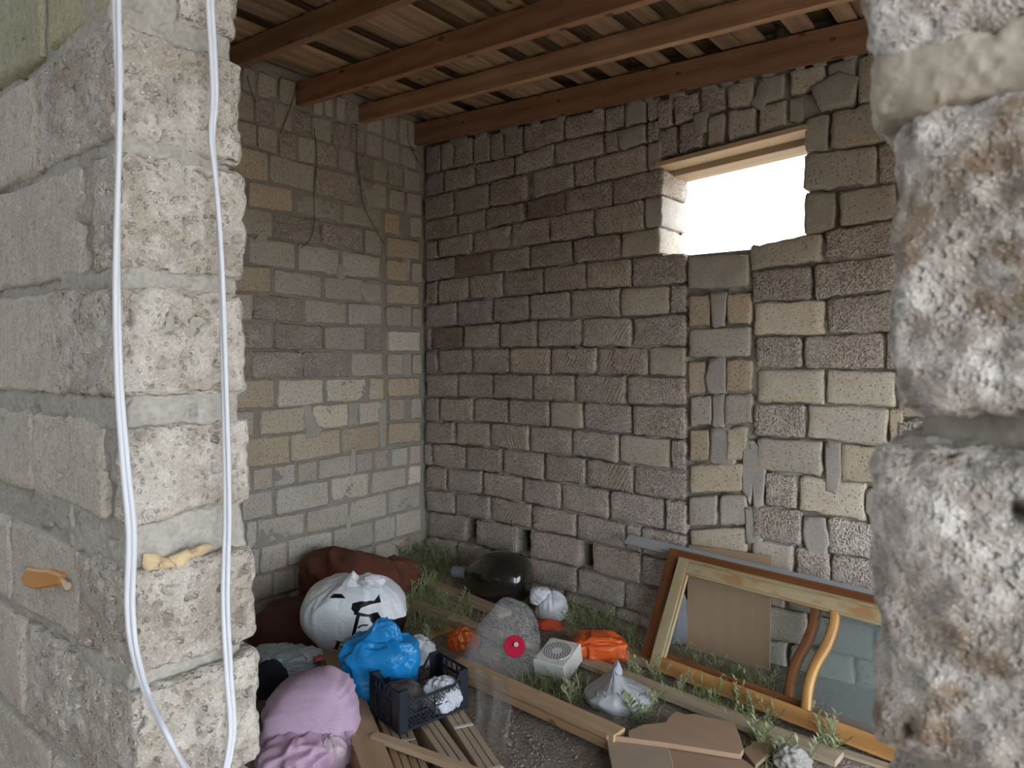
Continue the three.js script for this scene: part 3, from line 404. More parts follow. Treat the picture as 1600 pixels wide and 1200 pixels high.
{
  // [bottom, top, spans of the face in pixels, corner span start] heights relative to the eye
  const y = (v) => EYE + v, fine = (g, c) => paint(g, c);
  const rows = [[0.487, 0.668, [[-75, 76, 'm'], [86, 176, 'M']], null], [0.302, 0.462, [[-60, 62]], 66], [0.118, 0.287, [[-110, 0], [5, 130]], 148], [-0.066, 0.098, [[-40, 85]], 88], [-0.247, -0.108, [[-65, 43], [47, 155]], 177], [-0.468, -0.316, [[-70, 4], [8, 110]], 113], [-0.675, -0.492, [[-80, 20]], 26], [-0.87, -0.70, [[-80, 60], [65, 170]], 176], [-1.06, -0.89, [[-80, 80]], 85]];
  rows.forEach(([b, t, spans, corner], k) => {
    for (const [p0, p1, m] of spans) part('stone_block', fine(roughBox(frontX(p0), frontX(p1), y(b), y(t) + 0.006, ZI + 0.02, ZF, 0.005, 0.012, 0.0055, 11 + k), m === 'm' ? [0.72, 0.74, 0.58] : m === 'M' ? [0.78, 0.80, 0.58] : tone([1, 0.985, 0.955], rr(0.9, 1.02))), M.pierFine, wallFront);
    if (corner !== null) {
      const x0 = frontX(corner), prot = [0, 0, 0, 0, 0.004, 0.018, 0.02, 0.02, 0.02][k], bx = part('stone_block', roughBox(x0, XJ + prot, y(b), y(t) + 0.004, ZI - 0.004, ZF + 0.002, 0.004, 0.014, 0.009, 31 + k * 3.7), M.pier, wallFront);
      bx.name = 'stone_block';
    }
  });
  part('stone_block', roughBox(-1.32, XJ - 0.004, y(0.50), y(0.68), ZI, ZI + 0.10, 0.005, 0.016, 0.009, 63), M.pier, wallFront);
  part('mortar_patch', paint(roughBox(-1.3, XJ - 0.012, y(0.43), y(0.64), ZI + 0.09, ZF - 0.004, 0.005, 0.02, 0.008, 67), [1.1, 1.08, 1.02]), M.mortar, wallFront);
  for (const [b, t, z0, z1, sd] of [[0.272, 0.318, ZI + 0.03, ZF - 0.004, 71], [0.092, 0.128, ZI + 0.01, ZF - 0.003, 73], [-0.118, -0.058, ZI + 0.012, ZF - 0.002, 75], [-0.322, -0.240, ZI + 0.006, ZF - 0.004, 77], [-0.50, -0.455, ZI + 0.01, ZF - 0.002, 79]]) part('mortar_patch', paint(roughBox(XJ - 0.22, XJ - 0.004, y(b), y(t), z0, z1, 0.005, 0.012, 0.009, sd), [1.05, 1.04, 1.0]), M.mortar, wallFront);
  // mortar smeared over the face joints
  for (const [p0, p1, b, t, sd] of [[88, 150, 0.20, 0.305, 81], [0, 190, 0.088, 0.128, 83], [0, 185, -0.115, -0.06, 85], [40, 180, -0.30, -0.235, 87], [112, 180, -0.20, -0.10, 88], [0, 120, -0.49, -0.45, 89], [60, 160, 0.28, 0.32, 91]]) part('mortar_patch', paint(roughBox(frontX(p0), frontX(p1), y(b), y(t), ZF - 0.05, ZF - 0.006, 0.006, 0.012, 0.008, sd), [1.0, 0.99, 0.95]), M.mortar, wallFront);
  // right pier, almost against the lens
  const near = [[0.165, 0.345, 93], [-0.035, 0.140, 95], [-0.235, -0.052, 97], [-0.425, -0.255, 99], [-0.62, -0.445, 105], [-0.81, -0.64, 107], [0.36, 0.53, 109]];
  near.forEach(([b, t, sd], k) => { const x0 = XR + [-0.012, 0.003, -0.002, 0, 0, 0, 0][k]; part('stone_block', roughBox(x0, 0.265, y(b), y(t), ZI, ZF, 0.0028, 0.02, 0.012, sd), M.pierNear, wallFront); });
  part('mortar_patch', paint(roughBox(XR - 0.012, 0.2, y(0.135), y(0.172), ZI + 0.01, ZF - 0.003, 0.004, 0.01, 0.007, 111), [1.16, 1.06, 0.95]), M.mortar, wallFront);
  // plain courses beyond the picture
  const ys = []; for (let k = 0; k < 20; k++) ys.push(0.02 + k * 0.19); courses(wallFront, PL.front, -4.5, -1.74, ys, ['s', 'b', 's'], { deep: 0.02 });
}
// ---- wall on the right, out of view, with its opening; roof and eaves
structure('wall_right', 'limestone wall on the right with a wide unglazed opening', 'wall', slab(0.3, 4.6, -0.3, CEIL, 0.2, [[0.8, -0.1, 3.8, 2.25]]).rotateY(Math.PI / 2).translate(XE, 0, 0), M.mortarPlain);
structure('wall_passage', 'limestone wall closing the left end of the passage', 'wall', slab(-1.5, 0.5, -0.3, 1.5, 0.2, []).rotateY(Math.PI / 2).translate(-4.4, 0, 0), M.mortarPlain);
structure('wall_porch', 'limestone wall across the passage in front of the doorway', 'wall', slab(-5.2, 1.3, -0.3, CEIL, 0.2, []).translate(0, 0, 1.25), M.mortarPlain);
const SL = (x) => -0.036 * (x - XL);                         // the roof falls slightly to the right
const ceiling = structure('ceiling', 'timber roof of reddish rafters carrying rough plank boarding', 'ceiling');
{
  const Q = new THREE.Quaternion().setFromEuler(new THREE.Euler(0, 0, Math.atan(-0.036)));
  const len = XE - XL + 0.5, mid = (XE + XL) / 2;
  for (const [z, y, h, w, c] of [[-4.155, EYE + 1.728, 0.165, 0.06, [0.85, 0.70, 0.63]], [-3.58, EYE + 1.762, 0.125, 0.055, [1.35, 1.24, 1.1]], [-3.03, EYE + 1.738, 0.155, 0.055, [1.08, 0.86, 0.76]], [-2.42, EYE + 1.765, 0.13, 0.055, [0.95, 0.85, 0.75]], [-1.87, EYE + 1.765, 0.13, 0.055, [0.95, 0.85, 0.75]], [-1.3, EYE + 1.765, 0.13, 0.055, [0.95, 0.8, 0.7]], [-0.72, EYE + 1.765, 0.13, 0.055, [0.95, 0.8, 0.7]]])
    part('rafter', place(bevBox(len, h, w, 0.004, c), [mid, y + h / 2 + SL(mid), z], Q), M.rafter, ceiling);
  let x = XL - 0.15; const y0 = EYE + 1.905;
  while (x < XE + 0.2) {
    const w = rr(0.08, 0.14), k = rr(0.75, 1.35); part('roof_board', place(bevBox(w, 0.022, 4.3, 0.002, [k, k * rr(0.93, 1.0), k * rr(0.82, 0.95)]), [x + w / 2, y0 + 0.011 + SL(x), -2.55], Q), M.board, ceiling);
    x += w + (R() < 0.42 ? rr(0.004, 0.012) : rr(0.08, 0.16));
  }
  x = XL - 0.2; while (x < XE + 0.2) { const w = rr(0.12, 0.18), k = rr(0.55, 0.9); part('roof_board', place(bevBox(w, 0.022, 4.3, 0.002, [k, k * 0.94, k * 0.86]), [x + w / 2, y0 + 0.095 + SL(x), -2.55], Q), M.board, ceiling); x += w + 0.004; }
  part('roof_sheet', place(bevBox(len + 0.7, 0.01, 6.7, 0.002), [mid, y0 + 0.12 + SL(mid), -1.45], Q), M.mortarPlain, ceiling);
}

// ---- earth floor and the ground outside
const bump = (x, z, cx, cz, r, h) => h * Math.exp(-((x - cx) ** 2 + (z - cz) ** 2) / (r * r));
const soilH = (x, z) => 0.025 * (fbm3(x * 2.2, 3.3, z * 2.2, 3) - 0.5) + 0.014 * (fbm3(x * 11, 7.7, z * 11, 2) - 0.5) + bump(x, z, -4.1, -4.1, 0.75, 0.12) + bump(x, z, -4.2, -3.0, 0.5, 0.11) + bump(x, z, -2.9, -4.2, 0.5, 0.05) + bump(x, z, -2.45, -3.75, 0.5, 0.03);
{
  const g = new THREE.PlaneGeometry(XE - XL + 0.1, 3.75, 240, 140).rotateX(-Math.PI / 2).translate((XE + XL) / 2, 0, -2.42), p = g.attributes.position, uv = g.attributes.uv;
  for (let i = 0; i < p.count; i++) { const x = p.getX(i), z = p.getZ(i); p.setY(i, soilH(x, z)); uv.setXY(i, x, z); } g.computeVertexNormals();
  structure('floor', 'bare earth floor of the unfinished room', 'floor', g, M.soil);
  structure('ground', 'earth ground outside the doorway', 'ground', new THREE.PlaneGeometry(60, 60).rotateX(-Math.PI / 2).translate(0, -0.06, 0), std({ color: lin(0.29, 0.235, 0.18), roughness: 1 }));
}

// ================================================================ THINGS
const V = (x, y, z) => new THREE.Vector3(x, y, z);
const camDepth = (p) => V(p.x, p.y - EYE, p.z).applyQuaternion(camQ.clone().invert()).z * -1;
const mpp = (p) => camDepth(p) / FOC;                                     // metres that one picture pixel covers at a point

// ---------------------------------------------------------------- cable loop at the doorway
{
  const a = [[181, -160], [182, 0], [186, 150], [184, 300], [182, 430], [186, 600], [196, 730], [205, 830], [203, 950], [209, 1010], [228, 1080], [262, 1150]].map(([x, y]) => onPlane(x, y, 'z', ZF + 0.045));
  const b = [[346, 1225], [362, 1150], [357, 1050], [352, 940], [355, 800], [351, 600], [345, 400], [337, 280], [331, 215], [335, 150], [328, 0], [322, -160]].map(([x, y]) => onPlane(x, y, 'x', XJ + 0.055));
  const m = [0.3, 0.65].map((t) => a.at(-1).clone().lerp(b[0], t).add(V(0, -0.022, 0)));
  const curve = new THREE.CatmullRomCurve3([...a, ...m, ...b]), g = thing('electric_cable', 'white flat twin-core cable hanging in a long loop against the doorway pier', 'cable');
  const side = V(0.79, 0, -0.62), N = 260;
  for (const s of [-1, 1]) { const pts = []; for (let i = 0; i <= N; i++) { const t = i / N, p = curve.getPoint(t), tw = Math.cos(t * 9); p.addScaledVector(side, s * 0.0032 * tw).addScaledVector(V(0.62, 0, 0.79), s * 0.0032 * Math.sin(t * 9)); pts.push(p); } part('core', new THREE.TubeGeometry(new THREE.CatmullRomCurve3(pts), 420, 0.0036, 8), std({ color: lin(0.60, 0.62, 0.67), roughness: 0.45 }), g); }
}
// ---------------------------------------------------------------- thin wires down the left wall
{
  const wire = std({ color: lin(0.05, 0.04, 0.035), roughness: 0.6 });
  const W = [['short dark wire hanging below the reddish rafter on the left wall', [[463, 130], [459, 150], [450, 178], [438, 208]]], ['long dark wire curving over the left wall, ending in a hook to the left', [[491, 200], [495, 241], [491, 290], [490, 355], [482, 377], [470, 388]]], ['long dark wire sagging towards the toothed corner column', [[557, 192], [558, 249], [563, 288], [567, 317], [585, 355], [601, 382]]], ['short dark wire running into the top corner of the room', [[637, 192], [639, 223], [650, 246], [660, 262]]], ['stub of dark wire in the upper joint beside the doorway pier', [[386, 118], [392, 140], [399, 160]]]];
  for (const [label, pts] of W) single('hanging_wire', tube(pts.map(([x, y]) => onPlane(x, y, 'x', XL + 0.022)), 0.0026, 48, 6), wire, label, 'wire', 'wires on the left wall');
}
// ---------------------------------------------------------------- wood splinter and nest of straw in the pier
{
  const p = onPlane(66, 905, 'z', ZF + 0.004), g = thing('wood_chip', 'orange splintered wood chip wedged in the joint of the doorway pier', 'wood chip', [p.x, p.y, p.z]);
  const sh = new THREE.Shape([[-0.072, -0.012], [-0.05, 0.004], [0.0, 0.010], [0.03, 0.016], [0.07, 0.018], [0.066, 0.008], [0.02, -0.004], [-0.02, -0.014], [-0.06, -0.018]].map((q) => new THREE.Vector2(...q)));
  part('splinter', paint(boxUV(new THREE.ExtrudeGeometry(sh, { depth: 0.012, bevelSize: 0.003, bevelThickness: 0.003, bevelSegments: 1 }).translate(0, 0, -0.01)), [0.92, 0.50, 0.16]), M.pine, g);
  g.scale.set(1.25, 1.3, 1);
  part('pale_tip', paint(place(new THREE.ConeGeometry(0.006, 0.04, 6), [0.07, 0.014, 0], along(V(0.3, 1, 0))), [1, 1, 1]), M.pine, g).material = M.pine;
}
{
  const pts = [[222, 878], [240, 886], [258, 889], [280, 880], [305, 866], [332, 858]].map(([x, y]) => onPlane(x, y - 4, 'x', XJ + 0.008)), g = tube(pts, 0.009, 40, 8), p = g.attributes.position;
  const path = new THREE.CatmullRomCurve3(pts); for (let i = 0; i < p.count; i++) { const u = Math.floor(i / 9) / 40, q = path.getPointAt(u), e = Math.sqrt(Math.min(1, 7 * Math.min(u, 1 - u))); p.setXYZ(i, q.x + (p.getX(i) - q.x) * e, q.y + (p.getY(i) - q.y) * e, q.z + (p.getZ(i) - q.z) * e); }
  for (let i = 0; i < p.count; i++) { const k = 0.006 * (fbm3(p.getX(i) * 60, p.getY(i) * 60, p.getZ(i) * 60, 2) - 0.5), t = (p.getZ(i) - pts[0].z) / (pts.at(-1).z - pts[0].z); p.setY(i, p.getY(i) + k + (1 - t) * 0.006 * Math.sign(k)); p.setX(i, p.getX(i) + k * 0.5); } g.computeVertexNormals();
  single('wood_sliver', paint(g, [1.15, 1.1, 0.9]), M.pine, 'cream-coloured wood sliver stuck in the mortar between the pier block ends', 'wood chip');
}
// ---------------------------------------------------------------- planks and lumber
const wp = (px, py, h) => F(px, py, h);
function plankGeo(A, B, w, th, c = [1, 1, 1], roll = 0) { const d = B.clone().sub(A), q = along(d); if (roll) q.multiply(new THREE.Quaternion().setFromAxisAngle(V(1, 0, 0), roll)); return place(bevBox(d.length(), th, w, 0.003, c), A.clone().add(B).multiplyScalar(0.5).add(V(0, -th / 2, 0)), q); }
function plank(label, A, B, w, th, mat, c, group = 'loose planks on the earth floor') { return single('plank', plankGeo(A, B, w, th, c), mat, label, 'plank', group); }
plank('pale plank reaching from the room corner towards the dark demijohn', wp(626, 890, 0.125), wp(790, 957, 0.085), 0.115, 0.03, M.pine, [0.86, 0.78, 0.7]);
plank('split weathered batten in the grass beside the white printed bag', wp(640, 938, 0.085), wp(728, 968, 0.07), 0.075, 0.045, M.greyWood, [0.86, 0.78, 0.66]);
plank('weathered batten running under the clear plastic bag', wp(702, 962, 0.095), wp(850, 1016, 0.06), 0.085, 0.04, M.greyWood, [0.95, 0.86, 0.74]);
plank('pale board under the orange bag and the foot of the door leaf', wp(838, 966, 0.045), wp(1025, 1034, 0.045), 0.12, 0.028, M.pine, [0.92, 0.82, 0.68]);
plank('long grey plank lying along the foot of the door leaf', wp(868, 1012, 0.05), wp(1312, 1182, 0.05), 0.105, 0.03, M.greyWood, [1.0, 0.93, 0.83]);
plank('long pale strip of wood under the door leaf', wp(1120, 1108, 0.02), wp(1400, 1200, 0.02), 0.05, 0.018, M.greyWood, [0.95, 0.88, 0.78]);
plank('short orange stick crossing the soil beside the torn orange bag', wp(650, 1000, 0.03), wp(714, 974, 0.05), 0.035, 0.03, M.varnish, [1.1, 1.15, 1.2]);
{ // profiled beam across the middle
  const A = wp(712, 1030, 0.105), B = wp(968, 1143, 0.105), g = thing('profiled_beam', 'thick profiled pine beam lying across the middle of the floor', 'beam');
  part('upper_board', plankGeo(A, B, 0.095, 0.035, [0.98, 0.86, 0.68]), M.pine, g); part('lower_board', plankGeo(A.clone().add(V(0, -0.038, 0.012)), B.clone().add(V(0, -0.038, 0.012)), 0.085, 0.04, [0.82, 0.68, 0.5]), M.pine, g);
}
{ // wide timber under the bags
  plank('wide sawn timber under the white printed bag, beside the pink towel', wp(519, 1009, 0.135), wp(596, 1215, 0.135).add(V(0.05, 0, 0.03)), 0.13, 0.125, M.pine, [0.9, 0.78, 0.62]);
  const strip = std({ color: lin(0.62, 0.66, 0.68), roughness: 0.35, metalness: 0.6 }), tape = std({ color: lin(0.62, 0.58, 0.53), roughness: 0.6 });
  const pack = (label, p0, p1, n, h, tones, clip) => {
    const A = wp(...p0, h), B = wp(...p1, h), g = thing('board_pack', label, 'lumber', [0, 0, 0], 0, 'packs of grooved boards under the crate'), d = B.clone().sub(A).normalize(), s = V(-d.z, 0, d.x), w = 0.030;
    for (let k = 0; k < n; k++) { const o = s.clone().multiplyScalar((k - (n - 1) / 2) * (w + 0.0035)); part('board', plankGeo(A.clone().add(o).add(V(0, rr(-0.003, 0.003), 0)), B.clone().add(o), w, h - 0.012, tones[k % tones.length]), M.greyWood, g); }
    for (const [t, m, nm] of clip) { const p = A.clone().lerp(B, t); part(nm, place(bevBox(0.022, 0.004, n * (w + 0.0035) * 0.92, 0.001), [p.x, h + 0.001, p.z], along(d)), m === 's' ? strip : tape, g); }
    return g;
  };
  pack('pack of dark grooved boards tied with a metal strap, beside the wide timber', [612, 1118], [652, 1222], 4, 0.105, [[0.75, 0.62, 0.48], [0.68, 0.55, 0.42], [0.8, 0.66, 0.5]], [[0.42, 's', 'metal_strap']]);
  pack('pack of pale grooved boards in the middle of the lumber', [640, 1085], [736, 1222], 3, 0.105, [[1.0, 0.92, 0.82], [0.92, 0.84, 0.74]], []);
  pack('pack of pale grooved boards with paper tape, beside the open soil', [676, 1062], [782, 1222], 3, 0.105, [[1.0, 0.9, 0.78], [0.95, 0.87, 0.77]], [[0.52, 't', 'paper_tape'], [0.90, 't', 'paper_tape']]);
  plank('slanting pale lath laid across the board packs below the crate', wp(583, 1145, 0.15), wp(752, 1206, 0.13), 0.045, 0.026, M.pine, [0.98, 0.9, 0.8]);
}
// ---------------------------------------------------------------- bags and cloth: lumpy closed shells
function blob(px, py, h, wpx, hpx, o = {}) {
  const c = F(px, py, h), s = mpp(c), { seed = 1, amp = 0.22, freq = 1.6, fold = 0.1, ff = 5, deep = 0.9, flat = 0.75, seg = 72, sq = 1, shape, foldFn } = o, rx = wpx * s / 2, ry = hpx * s / 2, rz = rx * deep;
  const g = new THREE.SphereGeometry(1, seg, Math.round(seg * 0.6)), p = g.attributes.position, uv = g.attributes.uv, right = V(1, 0, 0).applyAxisAngle(V(0, 1, 0), YAW), back = V(0, 0, 1).applyAxisAngle(V(0, 1, 0), YAW);
  for (let i = 0; i < p.count; i++) {
    const x = p.getX(i), y = p.getY(i), z = p.getZ(i), e = (a) => Math.sign(a) * Math.pow(Math.abs(a), sq);
    const k = 1 + amp * 2 * (fbm3(x * freq + seed, y * freq, z * freq, 2) - 0.5), rid = 1 - Math.abs(2 * fbm3(x * ff + seed * 3, y * ff * 0.6, z * ff, 2) - 1), r2 = 1 - Math.abs(2 * n3(x * ff * 2.3, y * ff * 1.2 + seed, z * ff * 2.3) - 1);
    const q = k + (foldFn ? fold * foldFn(x, y, z, seed) : fold * (rid - 0.6) + fold * 0.45 * (r2 - 0.6)); let a = e(x) * q, b = e(y) * q, d = e(z) * q;
    if (shape) { const t = shape(a, b, d); a = t[0]; b = t[1]; d = t[2]; }
    if (b < -flat) { const over = -flat - b; b = -flat - over * 0.08; }
    const w = c.clone().addScaledVector(right, a * rx).addScaledVector(back, d * rz); w.y += b * ry; p.setXYZ(i, w.x, w.y, w.z);
    if (o.planar) uv.setXY(i, 0.5 + a * 0.5, 0.5 + b * 0.5); else uv.setXY(i, (Math.atan2(z, x)) * rx, y * ry * 1.5);
  }
  smoothByPosition(g); return g;
}
const ridge = (n) => 1 - Math.abs(2 * n - 1);
const gather = (x, y, z, s) => { const r = Math.hypot(x, z) || 1e-6, w = 0.25 + 0.75 * sstep(-0.4, 0.9, y); return w * (ridge(n3(x / r * 2.6 + s, z / r * 2.6, y * 0.9)) - 0.5) + 0.5 * w * (ridge(n3(x / r * 5.5 + s, z / r * 5.5, y * 1.4 + 3)) - 0.5) + 0.35 * (ridge(fbm3(x * 2 + s, y * 2.4, z * 2, 2)) - 0.6); };   // folds that run to the knot
const trash = 'bags and cloth dumped on the left';
// brown cloth heap along the left wall
{
  const g = thing('cloth_heap', 'heap of reddish brown cloth against the left wall behind the white bag', 'cloth'), m = cloth(lin(0.155, 0.052, 0.030));
  part('main_fold', blob(548, 922, 0.20, 148, 124, { seed: 4, amp: 0.16, fold: 0.24, ff: 2.6, deep: 0.62, sq: 0.85, foldFn: (x, y, z, s) => 1.3 * (ridge(n3(x * 3.2 + 1.5 * y + s, y * 0.8, z * 2)) - 0.5) }), m, g);
  part('side_fold', blob(622, 903, 0.20, 66, 66, { seed: 9, amp: 0.2, fold: 0.18, ff: 3, deep: 0.7 }), m, g);
  part('lower_fold', blob(462, 985, 0.10, 128, 100, { seed: 14, amp: 0.2, fold: 0.16, ff: 3, deep: 0.7, sq: 0.9 }), cloth(lin(0.085, 0.032, 0.022)), g);
}
// white printed bag
{
  const cv = document.createElement('canvas'); cv.width = cv.height = 1024; const x = cv.getContext('2d');
  x.fillStyle = '#e4e9ee'; x.fillRect(0, 0, 1024, 1024); x.fillStyle = '#0b0d10';
  const poly = (p) => { x.beginPath(); p.forEach(([a, b], i) => (i ? x.lineTo(a, b) : x.moveTo(a, b))); x.closePath(); x.fill(); };
  poly([[745, 330], [800, 320], [835, 400], [900, 430], [1024, 500], [1024, 960], [900, 960], [810, 760], [745, 640], [765, 500], [730, 420]]);
  poly([[560, 190], [640, 160], [760, 180], [800, 110], [825, 200], [700, 220], [650, 240], [625, 290], [720, 340], [800, 330], [760, 390], [600, 320], [552, 260]]);
  poly([[330, 130], [370, 85], [450, 90], [490, 135]]);
  const stroke = (w, f) => { x.lineWidth = w; x.lineCap = 'butt'; x.strokeStyle = '#0b0d10'; x.beginPath(); f(); x.stroke(); };
  stroke(34, () => { x.moveTo(625, 330); x.lineTo(560, 700); }); stroke(20, () => { x.moveTo(580, 312); x.lineTo(735, 365); x.lineTo(728, 390); });
  stroke(20, () => { x.arc(675, 530, 58, -0.9, 3.6, true); }); stroke(16, () => { x.moveTo(630, 575); x.lineTo(730, 560); });
  const letter = (s, a, b, size, rot) => { x.save(); x.translate(a, b); x.rotate(rot); x.font = `bold ${size}px serif`; x.textAlign = 'center'; x.fillText(s, 0, 0); x.restore(); };
  letter('R', 420, 860, 230, 0.3); letter('.', 545, 790, 130, 0.3);
  const t = new THREE.CanvasTexture(cv); t.colorSpace = THREE.SRGBColorSpace;
  const g = thing('printed_bag', 'stuffed white plastic bag with black lettering leaning on the brown cloth', 'plastic bag', [0, 0, 0], 0, trash), m = film(lin(1, 1, 1), { map: t, roughness: 0.38 });
  part('bag_body', blob(556, 958, 0.31, 158, 112, { seed: 23, amp: 0.07, fold: 0.13, foldFn: gather, deep: 0.75, flat: 0.86, sq: 0.78, planar: true, seg: 140, shape: (a, b, d) => [a * (b < 0 ? 1 + 0.04 * b : 1 - 0.08 * b) + 0.05 * b, b - 0.14 * a * a * Math.sign(a) * (b > 0 ? 1 : 0.3), d] }), m, g);
  part('tied_ear', blob(552, 906, 0.55, 28, 26, { seed: 27, amp: 0.2, fold: 0.3, ff: 3, deep: 0.4, shape: (a, b, d) => [a * (0.9 - 0.6 * b), b, d] }), film(lin(0.80, 0.82, 0.85)), g);
  part('tied_ear', blob(582, 909, 0.55, 36, 20, { seed: 29, amp: 0.2, fold: 0.3, ff: 3, deep: 0.5 }), film(lin(0.74, 0.74, 0.78)), g);
}
// blue bag
{
  const m = film(lin(0.013, 0.23, 0.57), { roughness: 0.3, bumpScale: 0.006 }), g = thing('blue_bag', 'crumpled bright blue plastic bag behind the black crate', 'plastic bag', [0, 0, 0], 0, trash);
  part('bag_body', blob(590, 1045, 0.24, 106, 94, { seed: 33, amp: 0.1, fold: 0.3, foldFn: (x, y, z, s) => 0.5 * gather(x, y, z, s) + 1.1 * (ridge(fbm3(x * 1.7 + s, y * 1.7, z * 1.7, 2)) - 0.6), sq: 0.72, deep: 0.62, flat: 0.9, seg: 96, shape: (a, b, d) => [a * (1 + 0.1 * b) + 0.05, b, d] }), m, g);
  part('handle_flap', blob(588, 1008, 0.37, 76, 80, { seed: 35, amp: 0.08, fold: 0.16, ff: 2, deep: 0.3, sq: 0.7, shape: (a, b, d) => [a < 0.2 ? 0.2 + (a - 0.2) * (0.85 - 0.5 * b) : a * (1 - 0.1 * b), b + 0.18 * a * (b > 0 ? b : 0), d] }), m, g);
  part('side_pouch', blob(625, 1022, 0.30, 46, 50, { seed: 37, amp: 0.12, fold: 0.2, ff: 3, deep: 0.6 }), film(lin(0.015, 0.30, 0.66), { roughness: 0.3 }), g);
}
single('plastic_wrap', blob(655, 1020, 0.13, 46, 52, { seed: 39, amp: 0.2, fold: 0.3, ff: 3, deep: 0.7 }), film(lin(0.62, 0.64, 0.68), { transmission: 0.35, roughness: 0.35 }), 'crumpled clear wrapping between the blue bag and the crate', 'plastic wrap', trash);
// pink towel
{
  const g = thing('pink_towel', 'pink towel with fringe thrown over a heap beside the wide timber', 'towel', [0, 0, 0], 0, trash), m = cloth(lin(0.64, 0.455, 0.615)), m2 = cloth(lin(0.645, 0.43, 0.585));
  const drape = (x, y, z, s) => { const low = sstep(0.5, -0.35, y), t = y * 4.6 - 1.1 * x; return low * 1.5 * (ridge(n3(x * 1.1 + s, t, z * 1.1)) - 0.55) + 0.8 * low * (ridge(n3(x * 2.2, t * 2.1 + s, z * 2.2)) - 0.5) + 0.55 * sstep(0.45, 0.85, x) * (ridge(n3(s, t * 1.3, x * 2)) - 0.5) + 0.25 * (n3(x * 1.6, y * 1.6, z * 1.6 + s) - 0.5); };
  part('draped_cloth', blob(484, 1122, 0.17, 142, 176, { seed: 43, amp: 0.07, fold: 0.15, foldFn: drape, deep: 0.72, flat: 0.95, sq: 0.72, seg: 170, shape: (a, b, d) => [a * (1 - 0.14 * b) + (b > 0 ? 0.12 * b : -0.02 * b), b > 0.35 ? 0.35 + (b - 0.35) * (0.75 + 0.2 * a) : b, d] }), m, g);
  part('hanging_hem', blob(470, 1176, 0.09, 118, 62, { seed: 47, amp: 0.1, fold: 0.2, foldFn: (x, y, z, s) => 1.6 * (ridge(n3(x * 3 + s, y * 2 - x * 2, z * 3)) - 0.5), deep: 0.9, flat: 0.9, seg: 110 }), m2, g);
  part('gathered_corner', blob(514, 1184, 0.08, 56, 62, { seed: 49, amp: 0.12, fold: 0.22, foldFn: gather, deep: 0.8 }), cloth(lin(0.66, 0.50, 0.58)), g);
  const r = rng(5), fr = []; for (let i = 0; i < 34; i++) { const t = i / 33, A = F(mix(536, 552, t) + 4 * r(), mix(1150, 1096, t), 0.17), B = A.clone().add(V(rr(0.02, 0.06), rr(-0.05, -0.02), rr(-0.02, 0.02))); fr.push(tube([A, A.clone().lerp(B, 0.5).add(V(0, 0.008, 0)), B], 0.0018, 6, 4)); }
  const f = part('fringe', merge(fr), m2, g); f.userData.kind = 'stuff';
}
// odds and ends behind the towel
single('plastic_sheet', blob(432, 1033, 0.20, 112, 36, { seed: 53, amp: 0.25, fold: 0.34, ff: 3.2, deep: 0.9, seg: 90 }), film(lin(0.25, 0.30, 0.31), { roughness: 0.25 }), 'crumpled grey-green plastic sheet behind the pink towel', 'plastic sheet', trash);
single('dark_garment', blob(424, 1064, 0.20, 52, 62, { seed: 57, amp: 0.2, fold: 0.2, deep: 0.7 }), cloth(lin(0.012, 0.013, 0.022)), 'black garment between the pier and the pink towel', 'garment', trash);
single('denim_garment', blob(404, 1068, 0.16, 40, 50, { seed: 58, amp: 0.2, fold: 0.2, deep: 0.7 }), cloth(lin(0.045, 0.06, 0.11)), 'dark blue garment half hidden by the doorway pier', 'garment', trash);
single('paper_scrap', blob(482, 1022, 0.24, 36, 16, { seed: 59, amp: 0.3, fold: 0.5, ff: 3 }), cloth(lin(0.5, 0.52, 0.56)), 'crumpled grey printed paper above the pink towel', 'paper', trash);
{ const p = F(497, 1029, 0.23); single('card_packet', place(bevBox(0.06, 0.02, 0.05, 0.004), p, along(V(0.9, 0.3, 0.3))), std({ color: lin(0.55, 0.06, 0.06), roughness: 0.5 }), 'small red card packet between the pink towel and the timber', 'packet', trash); }

